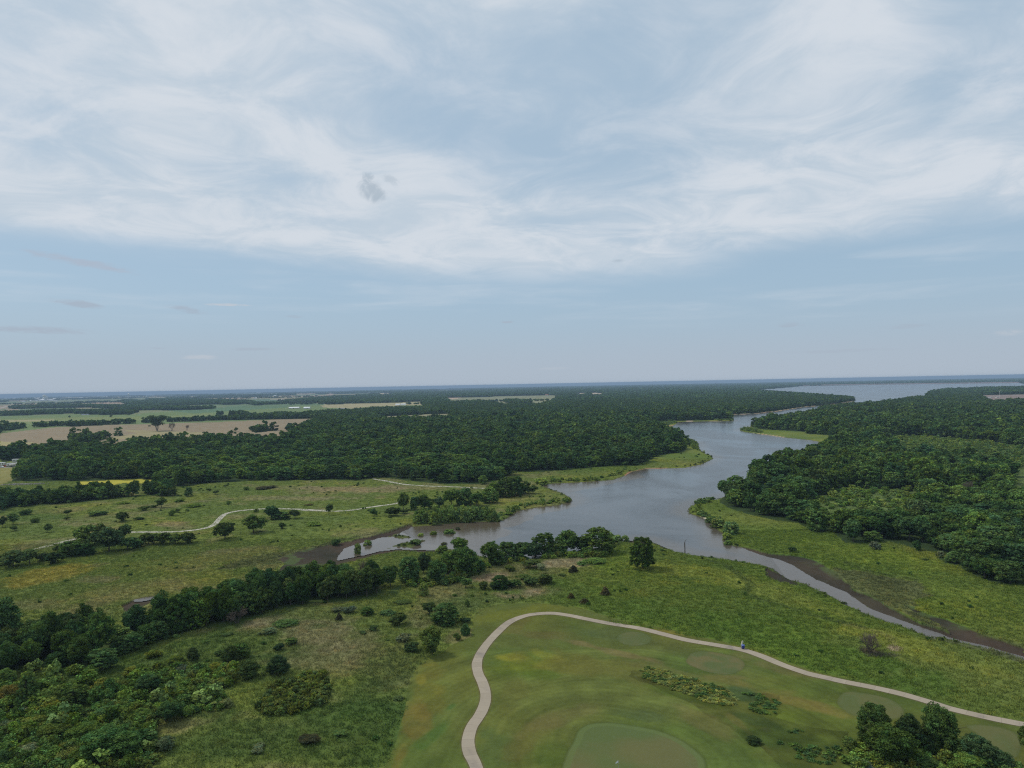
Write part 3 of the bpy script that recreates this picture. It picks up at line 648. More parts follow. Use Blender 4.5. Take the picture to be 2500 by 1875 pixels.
MP = [("P", 1290, 1620, 80, 26, 0, (.13, .17, .022), .9), ("P", 1250, 1605, 40, 12, 0, (.26, .25, .03), .8), ("P", 1330, 1600, 60, 14, .3, (.23, .22, .03), .6), ("P", 1300, 1645, 90, 14, .1, (.075, .125, .02), .8), ("P", 1420, 1620, 180, 28, .1, (.13, .125, .028), .8), ("P", 1560, 1650, 180, 16, .15, (.12, .12, .03), .6),
      ("P", 1480, 1585, 170, 9, .22, (.19, .14, .065), .75), ("P", 1350, 1552, 110, 12, .08, (.11, .095, .035), .7), ("P", 1250, 1530, 70, 14, -.4, (.125, .11, .035), .6), ("P", 1480, 1545, 110, 16, .1, (.075, .10, .038), .7), ("P", 1700, 1595, 170, 14, .25, (.09, .11, .035), .7),
      ("P", 1950, 1640, 150, 18, .25, (.14, .12, .05), .7), ("P", 1790, 1650, 60, 8, .1, (.18, .14, .06), .6), ("P", 1900, 1700, 170, 16, .3, (.17, .145, .045), .75), ("P", 1650, 1640, 140, 10, .2, (.15, .13, .045), .5), ("P", 2000, 1720, 110, 14, .3, (.15, .125, .045), .6),
      ("P", 1200, 1820, 70, 70, 0, (.07, .12, .038), .75), ("P", 1310, 1790, 110, 26, -.6, (.125, .12, .035), .6), ("P", 1380, 1750, 130, 22, -.3, (.14, .12, .05), .55), ("P", 1350, 1830, 60, 40, -.7, (.06, .105, .02), .7), ("P", 1560, 1745, 80, 12, .1, (.07, .10, .04), .6), ("P", 1400, 1700, 200, 18, 0, (.09, .11, .03), .6),
      ("P", 1720, 1760, 110, 26, .5, (.15, .13, .05), .6), ("P", 1250, 1690, 60, 34, -.8, (.115, .12, .03), .6), ("P", 1820, 1780, 90, 10, .75, (.17, .16, .05), .7), ("P", 1800, 1850, 120, 26, .6, (.10, .14, .035), .6),
      ("P", 1050, 1700, 60, 70, 0, (.15, .135, .025), .7), ("P", 1010, 1760, 40, 60, -.9, (.17, .12, .03), .7), ("P", 1100, 1725, 26, 12, -.5, (.06, .13, .03), .9), ("P", 1060, 1790, 60, 18, -.7, (.06, .125, .025), .8), ("P", 980, 1840, 30, 60, .4, (.18, .13, .03), .7), ("P", 1040, 1860, 60, 20, 0, (.08, .12, .025), .7),
      ("P", 1030, 1660, 18, 14, 0, (.22, .2, .03), .7), ("P", 1100, 1600, 40, 60, .5, (.10, .125, .025), .6), ("P", 1250, 1500, 160, 14, -.15, (.14, .165, .025), .7), ("P", 1450, 1515, 100, 6, .15, (.19, .17, .04), .7), ("P", 1650, 1545, 120, 5, .12, (.23, .2, .04), .8), ("P", 1850, 1590, 100, 6, .25, (.18, .19, .03), .7),
      ("P", 1820, 1700, 60, 24, .2, (.035, .085, .038), .9), ("P", 1880, 1735, 80, 16, .25, (.10, .15, .022), .8), ("P", 1850, 1760, 90, 14, .3, (.05, .095, .03), .7), ("P", 1920, 1810, 130, 30, .2, (.055, .095, .022), .8), ("P", 1960, 1850, 140, 18, .1, (.12, .14, .03), .6), ("P", 1640, 1690, 150, 12, .25, (.085, .13, .02), .8), ("P", 1870, 1780, 30, 12, .2, (.055, .07, .035), .6)]
LG = .84
for _, cx, cy, rx, ry, rot, c, amt in MP: patch(cx, cy, rx, ry, rot, c, amt * .68, mw, 1.0)
ROUGH = wpoly("L 0,500 230,565 560,600 540,760 800,850 1040,850 1000,1106 1000,1400 900,1400 L 560,1106 430,960 330,930 200,830 100,760 0,690 -200,600 -440,480 -400,440")
m_ = mw & inp(GX, GY, ROUGH, 1.5, 6, 85)
col[m_] *= (.75 + .6 * (fbm(GX, GY, 3, 3, 86)[m_] - .5))[:, None]
dG = seg_dist(GX, GY, GREEN); inG = inpoly(GX, GY, GREEN) & mw
g = lerp(np.broadcast_to(np.array((.086, .116, .040)), col.shape), np.broadcast_to(np.array((.112, .116, .046)), col.shape), sstep(fbm(GX, GY, 16, 4, 87), .42, .62))
col[inG] = g[inG]; zone[inG] = Z_GREEN
lerpc((.10, .135, .045), sstep(dG, 1.6, 1.3) * inG * .8); lerpc((.055, .075, .02), sstep(dG, .45, .1) * (GY < 220) * mw * .5)
teeid = np.full(GX.shape, -1)
for i, P_ in enumerate(TEES):
    inT = inpoly(GX, GY, P_); dT = seg_dist(GX, GY, P_)
    g = lerp(np.broadcast_to(np.array((.085, .108, .040)), col.shape), np.broadcast_to(np.array((.135, .118, .052)), col.shape), sstep(fbm(GX, GY, 4, 4, 88 + i), .30, .72) * (.8 if i == 1 else .35))
    col[inT] = g[inT]; zone[inT] = Z_TEE; teeid[inT] = i
    lerpc((.055, .075, .022), sstep(dT, .6, .1) * .35)
# worn verge along the paths
dC = seg_dist(GX, GY, CART, False); dF = np.minimum(seg_dist(GX, GY, FOOTPATHS[0], False), seg_dist(GX, GY, FOOTPATHS[1], False))
lerpc((.10, .075, .045), sstep(dC, 1.75, 1.25) * .6); lerpc((.10, .14, .035), sstep(dF, 4.5, 3.5) * .5)
col = np.clip(col, .004, 1)

# ------------------------------------------------------------------ cut the grid into its pieces
Vall = np.stack([GX, GY, hV], -1).reshape(-1, 3)
idx = np.arange(nr * ncol).reshape(nr, ncol)
quads = np.stack([idx[1:, :-1], idx[1:, 1:], idx[:-1, 1:], idx[:-1, :-1]], -1).reshape(-1, 4)
zq = zone[1:, :-1].ravel(); dq = np.maximum.reduce([dW[1:, :-1], dW[1:, 1:], dW[:-1, 1:], dW[:-1, :-1]]).ravel(); dqn = np.minimum.reduce([dW[1:, :-1], dW[1:, 1:], dW[:-1, 1:], dW[:-1, :-1]]).ravel()
tq = teeid[1:, :-1].ravel(); Cf = col.reshape(-1, 3); Yq = GY[1:, :-1].ravel()
def cut(name, mask, mat, kind='structure', z_=None, colr=None):
    Q = quads[mask]; used, inv = np.unique(Q, return_inverse=True)
    V = Vall[used].copy()
    if z_ is not None: V[:, 2] = z_ + curve(V[:, 0], V[:, 1])
    me = mesh_np(name, V, inv.reshape(-1, 4), (mat,), col=(Cf[used] if colr is None else colr[used]), smooth_=True)
    o = link(name, me); o['kind'] = kind
    return o
keep = (dq > -7) | (Yq > 3500) & (dq > -60)
deep = ~keep
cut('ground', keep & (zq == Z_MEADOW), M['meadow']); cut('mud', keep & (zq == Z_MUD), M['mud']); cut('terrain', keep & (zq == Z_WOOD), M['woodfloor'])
cut('field', keep & (zq == Z_FIELD), M['field']); cut('lawn', keep & (zq == Z_MOWN), M['mown']); cut('lawn', keep & (zq == Z_GREEN), M['fine'])
for i in range(4):
    if (tq == i).any(): cut('lawn', keep & (zq == Z_TEE) & (tq == i), M['fine'])
# near ground behind the camera
mb = MB(); yb = 60.0
mb.poly([(-420, 60, 0), (420, 60, 0), (420, -3000, 0), (-420, -3000, 0)], [(3, 2, 1, 0)])
o = mb.build('ground', M['meadow']); o['kind'] = 'structure'
at = o.data.color_attributes.new('Col', 'FLOAT_COLOR', 'POINT')
for d_ in at.data: d_.color = (.09, .12, .03, 1)
# water: one sheet at lake level
wc = np.zeros(GX.shape + (3,), np.float32)
shal = wpoly("F 300,620 700,600 1100,560 1300,500 1500,400 1450,330 860,340 300,480 100,600"); sh2 = wpoly("C 430,905 450,885 800,865 1040,820 1110,800 1180,830 950,880 600,950 500,960"); sh3 = wpoly("F 850,370 1440,340 1560,265 1930,190 1950,230 1700,290 1500,370 1100,420 860,420")
wc[..., 0] = np.maximum.reduce([sstep(dW, -14, -3) * .8 * (GY < 1500), inp(GX, GY, shal, 8, 20, 3) * .9, inp(GX, GY, sh2, 3, 20, 3) * 1.0, inp(GX, GY, sh3, 5, 20, 3) * 1.0])
calm = np.maximum(inpoly(GX, GY, wpoly("F 300,620 300,480 760,390 900,480 1100,500 1050,560 500,640")), inpoly(GX, GY, wpoly("G 1500,520 1600,560 1750,760 2300,1200 2600,1300 2600,900 1750,560")) * 1.0)
wc[..., 2] = 1 - .75 * calm * (.6 + .4 * sstep(n_a, .3, .6)); wc[..., 1] = .5
wm = (dqn < .6)
cut('water', wm, M['water'], z_=WATER_Z, colr=wc.reshape(-1, 3))
zone_of = lambda X, Y: None
# lookup of zone and shore distance for scattering
Yasc = GY[:, ncol // 2]
def lookup(arr, X, Y):
    t = X / Y; i = np.clip(np.searchsorted(-Yasc, -Y), 0, nr - 1); j = np.clip(np.searchsorted(tcol, t), 0, ncol - 1)
    return arr[i, j]

# ------------------------------------------------------------------ paths and roads as thin slabs
def strip(name, P_, w, mat, lift=.05, thick=.12, colr=None):
    P_ = np.asarray(P_, float)
    seg = np.hypot(*np.diff(P_, axis=0).T); L = np.concatenate([[0], np.cumsum(seg)])
    n_ = max(2, int(L[-1] / 1.0)) if L[-1] < 3000 else int(L[-1] / 12)
    s = np.linspace(0, L[-1], n_); X = np.interp(s, L, P_[:, 0]); Y = np.interp(s, L, P_[:, 1]); wv_ = 1 + (0 if w > 3.5 else .10) * (fbm(s, s * 0 + w, 4.0, 3, 7) - .5) * 2
    tx, ty = np.gradient(X), np.gradient(Y); tl = np.hypot(tx, ty); nx, ny = -ty / tl, tx / tl
    V = []; off = (-w / 2, -w / 4, 0, w / 4, w / 2)
    for o_ in (-w / 2,) + off + (w / 2,):
        V.append(np.stack([X + nx * o_ * wv_, Y + ny * o_ * wv_, np.zeros(n_)], -1))
    V = np.stack(V, 1); hh = height(V[..., 0], V[..., 1]); V[..., 2] = hh + lift; V[:, 0, 2] -= thick; V[:, -1, 2] -= thick
    k = V.shape[1]; id_ = np.arange(n_ * k).reshape(n_, k)
    F = np.stack([id_[:-1, :-1], id_[:-1, 1:], id_[1:, 1:], id_[1:, :-1]], -1).reshape(-1, 4)[:, ::-1]
    me = mesh_np(name, V.reshape(-1, 3), F, (mat,)); at = me.attributes.new('along', 'FLOAT', 'POINT'); at.data.foreach_set('value', np.repeat(s, k).astype(np.float32))
    o = link(name, me); o['kind'] = 'structure'
    return o
strip('path', CART, 2.45, M['concrete'])
for P_ in FOOTPATHS: strip('path', P_, 2.9, M['gravel'], .07)
for P_, w, nm, c in ROADS: strip(nm, P_, w, simple('road_surface', c, .9, .1, .1, .1), .25 if w > 8 else .08, .3)
# ------------------------------------------------------------------ foliage meshes
def rand_dirs(rng, n_, up=0.0):
    d = rng.normal(size=(n_, 3)); d[:, 2] += up
    return d / np.linalg.norm(d, axis=1, keepdims=True)
def leaf_quads(C, N, size, rng, asp=(.55, 1.0)):
    n_ = len(C); r_ = rng.normal(size=(n_, 3)); T = np.cross(N, r_); T /= np.linalg.norm(T, axis=1, keepdims=True) + 1e-9
    B = np.cross(N, T); s = size * rng.uniform(.55, 1.35, (n_, 1)); a = rng.uniform(*asp, (n_, 1))
    V = np.stack([C - T * s, C - B * s * a + N * s * .15, C + T * s, C + B * s * a + N * s * .15], 1).reshape(-1, 3)
    return V, np.arange(4 * n_).reshape(n_, 4)
def crown(seed, Hh, R, base, ncl, nlf, leaf, shape='round', rc=.27, c=(.05, .085, .03), cvar=.22, jit=.42, light=.22, flat=1.0):
    """lumpy crown: leaf-sized faces over the surface of many small clumps"""
    rng = np.random.default_rng(seed)
    hc = Hh - base
    d = rand_dirs(rng, ncl, .25)
    k = rng.uniform(.30, 1, ncl) ** .45
    if shape == 'cone':
        t = 1 - rng.uniform(0, 1, ncl) ** .6 * .96; ang = rng.uniform(0, 6.283, ncl); rr = R * (1 - t) ** .8 * rng.uniform(.4, .95, ncl)
        P_ = np.stack([rr * np.cos(ang), rr * np.sin(ang), base + t * hc * .95 + .02 * hc], -1)
    elif shape == 'oval':     # widest low, tapering up
        t = rng.uniform(0.04, .97, ncl); ang = rng.uniform(0, 6.283, ncl); w_ = np.sqrt(np.clip(1 - ((t - .34) / .70) ** 2, 0, 1)); rr = R * w_ * rng.uniform(.3, .92, ncl) ** .6
        P_ = np.stack([rr * np.cos(ang), rr * np.sin(ang), base + t * hc], -1)
    elif shape == 'vase':
        t = rng.uniform(0.0, 1, ncl) ** .6; ang = rng.uniform(0, 6.283, ncl); rr = R * (.35 + .6 * t) * rng.uniform(.3, 1, ncl) ** .5
        P_ = np.stack([rr * np.cos(ang), rr * np.sin(ang), base + hc * (t * .8 + .12 - .10 * (rr / R) ** 2)], -1)
    else:
        nl = int(rng.integers(5, 9)); la = rng.uniform(0, 6.283, nl); lr = rng.uniform(.25, .58, nl); lr[0] = .08
        lc = np.stack([R * lr * np.cos(la), R * lr * np.sin(la), base + hc * rng.uniform(.24, .62, nl)], -1); lc[0, 2] = base + hc * .56
        ls = rng.uniform(.30, .46, nl); ls[0] = .50; li = rng.choice(nl, ncl, p=ls ** 2 / (ls ** 2).sum()); k = rng.uniform(.62, 1.06, ncl)
        P_ = lc[li] + d * (k * ls[li])[:, None] * np.array([R, R, hc * .62])
        P_[:, 2] = np.minimum(P_[:, 2], base + hc * .93)
        P_[:, 2] = np.where(P_[:, 2] < base + .1 * hc, base + .1 * hc + rng.uniform(0, .15, ncl) * hc, P_[:, 2])
    rcl = R * rc * rng.uniform(.65, 1.3, ncl)
    n_ = ncl * nlf; ci = np.repeat(np.arange(ncl), nlf)
    u_ = rand_dirs(rng, n_, .25); rad_ = rcl[ci, None] * np.where(rng.random((n_, 1)) < .05, rng.uniform(1.0, 1.4, (n_, 1)), rng.uniform(.68, 1.06, (n_, 1)))
    C = P_[ci] + u_ * rad_ * np.array([1, 1, .8 * flat])
    N = u_ + rng.normal(size=(n_, 3)) * jit; N /= np.linalg.norm(N, axis=1, keepdims=True)
    V, F = leaf_quads(C, N, leaf, rng)
    cb = 1 + rng.normal(size=ncl) * cvar * .8; hue = rng.normal(size=ncl) * .10
    lb = cb[ci] * rng.uniform(1 - light, 1 + light, n_)
    cc = np.array(c)[None] * np.clip(lb, .45, 1.7)[:, None] * np.stack([1 + hue[ci], np.ones(n_), 1 - hue[ci]], -1)
    return V, F, np.repeat(cc, 4, 0)
def trunk_geo(Hh, R, base, seed, r0=None, limbs=6):
    rng = random.Random(seed); r0 = r0 or Hh * .022; mb = MB()
    fork = max(base * .9, Hh * .18); a = (rng.uniform(-.2, .2), rng.uniform(-.2, .2), fork)
    mb.tube((0, 0, -.4), a, r0, r0 * .75, 7)
    top = (a[0] * 2, a[1] * 2, Hh * .82); mb.tube(a, top, r0 * .7, r0 * .15, 6)
    for i in range(limbs):
        t = rng.uniform(0, .55); s = [a[j] + (top[j] - a[j]) * t for j in range(3)]; an = 6.283 * (i + rng.random() * .6) / limbs
        rr = R * rng.uniform(.45, .75); e = (s[0] + rr * math.cos(an), s[1] + rr * math.sin(an), min(Hh * .9, s[2] + rr * rng.uniform(.5, 1.0)))
        mb.tube(s, e, r0 * .42 * (1 - t * .5), r0 * .08, 5)
    return mb
def mb_np(mb):
    V = np.array(mb.v); F = np.array([f for f in mb.f if len(f) == 4]); return V, F
KIND = {}
# name: H, R, crown base, shape, clump radius, colour, settings
SPEC = {
    'oak': dict(Hh=12, R=5.2, base=.5, shape='round', rc=.25, c=(.042, .080, .026)),
    'ash': dict(Hh=12, R=4.4, base=.4, shape='oval', rc=.27, c=(.050, .094, .032)),
    'light': dict(Hh=11, R=5.0, base=.3, shape='round', rc=.25, c=(.064, .114, .036)),
    'bluish': dict(Hh=10, R=4.6, base=.2, shape='round', rc=.20, c=(.066, .112, .044), flat=.6),
    'dark': dict(Hh=10, R=4.6, base=.3, shape='round', rc=.24, c=(.048, .078, .030)),
    'shade': dict(Hh=13, R=4.6, base=1.5, shape='oval', rc=.22, c=(.034, .064, .022)),
    'shrub': dict(Hh=4, R=2.6, base=-.2, shape='round', rc=.27, c=(.066, .110, .034)),
    'willow': dict(Hh=4, R=1.9, base=-.2, shape='oval', rc=.28, c=(.105, .155, .048)),
    'grey': dict(Hh=4, R=2.6, base=-.2, shape='round', rc=.22, c=(.098, .128, .080)),
    'sumac': dict(Hh=3, R=1.9, base=-.1, shape='round', rc=.26, c=(.088, .112, .028)),
    'cedar': dict(Hh=4, R=1.5, base=.0, shape='cone', rc=.26, c=(.048, .048, .027)),
    'brown': dict(Hh=4, R=2.8, base=-.2, shape='round', rc=.26, c=(.070, .072, .036)),
    'tan': dict(Hh=11, R=4.0, base=2.0, shape='oval', rc=.22, c=(.20, .125, .075)),
}
LODS = {3: (330, 84, .16), 0: (230, 54, .23), 1: (120, 28, .42), 2: (40, 14, .85)}; RCM = {3: .60, 0: .66, 1: .84, 2: 1.0}
def crown_me(kind, lod, seed):
    key = (kind, lod, seed)
    if key in KIND: return KIND[key]
    s = dict(SPEC[kind]); ncl, nlf, lf = LODS[lod]; k = s['Hh'] / 12
    if s['Hh'] < 6: ncl = int(ncl * .6); nlf = int(nlf * .8); k *= 1.15
    if kind == 'cedar': nlf = int(nlf * .8)
    s['rc'] *= RCM[lod] * (1.25 if s['Hh'] < 6 else 1); s['jit'] = .36; s['cvar'] = .26
    V, F, c = crown(seed * 7 + len(kind), ncl=ncl, nlf=nlf, leaf=lf * (.35 + .65 * k), **s)
    me = mesh_np('crown', V, F, (M['leaf'],), col=c)
    KIND[key] = me
    return me
TRK = {}
def trunk_me(kind, seed):
    key = (kind, seed)
    if key not in TRK:
        s = SPEC[kind]; mb = trunk_geo(s['Hh'], s['R'], max(s['base'], .2), seed); me = bpy.data.meshes.new('trunk'); me.from_pydata(mb.v, [], mb.f); me.materials.append(M['bark']); me.update(); TRK[key] = me
    return TRK[key]
rs = random.Random(11)
def plant(kind, x, y, hgt, R, lod, label, cat, name, group=None, seed=None, z=None, parts=True):
    s = SPEC[kind]; seed = rs.randrange(2 if lod == 3 else 4 if lod == 0 else 3) if seed is None else seed
    o = empty(name, (x, y, (hz(x, y) if z is None else z) - .05), rs.uniform(0, 6.28), R / s['R'], hgt / s['Hh'])
    tag(o, label, cat, group)
    link('crown', crown_me(kind, lod, seed), o)
    if parts: link('trunk' if s['Hh'] > 6 else 'stem', trunk_me(kind, seed), o)
    return o

# ------------------------------------------------------------------ trees and shrubs placed one by one
ORD = ['first', 'second', 'third', 'fourth', 'fifth', 'sixth', 'seventh', 'eighth', 'ninth', 'tenth', 'eleventh', 'twelfth', 'thirteenth', 'fourteenth', 'fifteenth', 'sixteenth', 'seventeenth', 'eighteenth', 'nineteenth', 'twentieth',
       'twenty-first', 'twenty-second', 'twenty-third', 'twenty-fourth', 'twenty-fifth', 'twenty-sixth', 'twenty-seventh', 'twenty-eighth']
PHR = {'oak': 'dark green broadleaf tree', 'ash': 'green broadleaf tree', 'light': 'light green tree', 'bluish': 'bluish green open-crowned tree', 'dark': 'dark round bushy tree', 'shade': 'dark shade tree',
       'shrub': 'green shrub', 'willow': 'light green willow shrub', 'grey': 'silvery grey-green shrub', 'sumac': 'olive green shrub', 'cedar': 'small brownish cedar', 'brown': 'brownish shrub', 'tan': 'dead tan-leaved tree'}
NAME = {'oak': 'broadleaf_tree', 'ash': 'broadleaf_tree', 'light': 'broadleaf_tree', 'bluish': 'locust_tree', 'dark': 'bushy_tree', 'shade': 'shade_tree', 'shrub': 'shrub', 'willow': 'willow_shrub', 'grey': 'olive_shrub',
        'sumac': 'sumac_shrub', 'cedar': 'cedar', 'brown': 'shrub', 'tan': 'dead_leaved_tree'}
CAT = lambda k: 'tree' if SPEC[k]['Hh'] > 6 or k == 'cedar' else 'shrub'
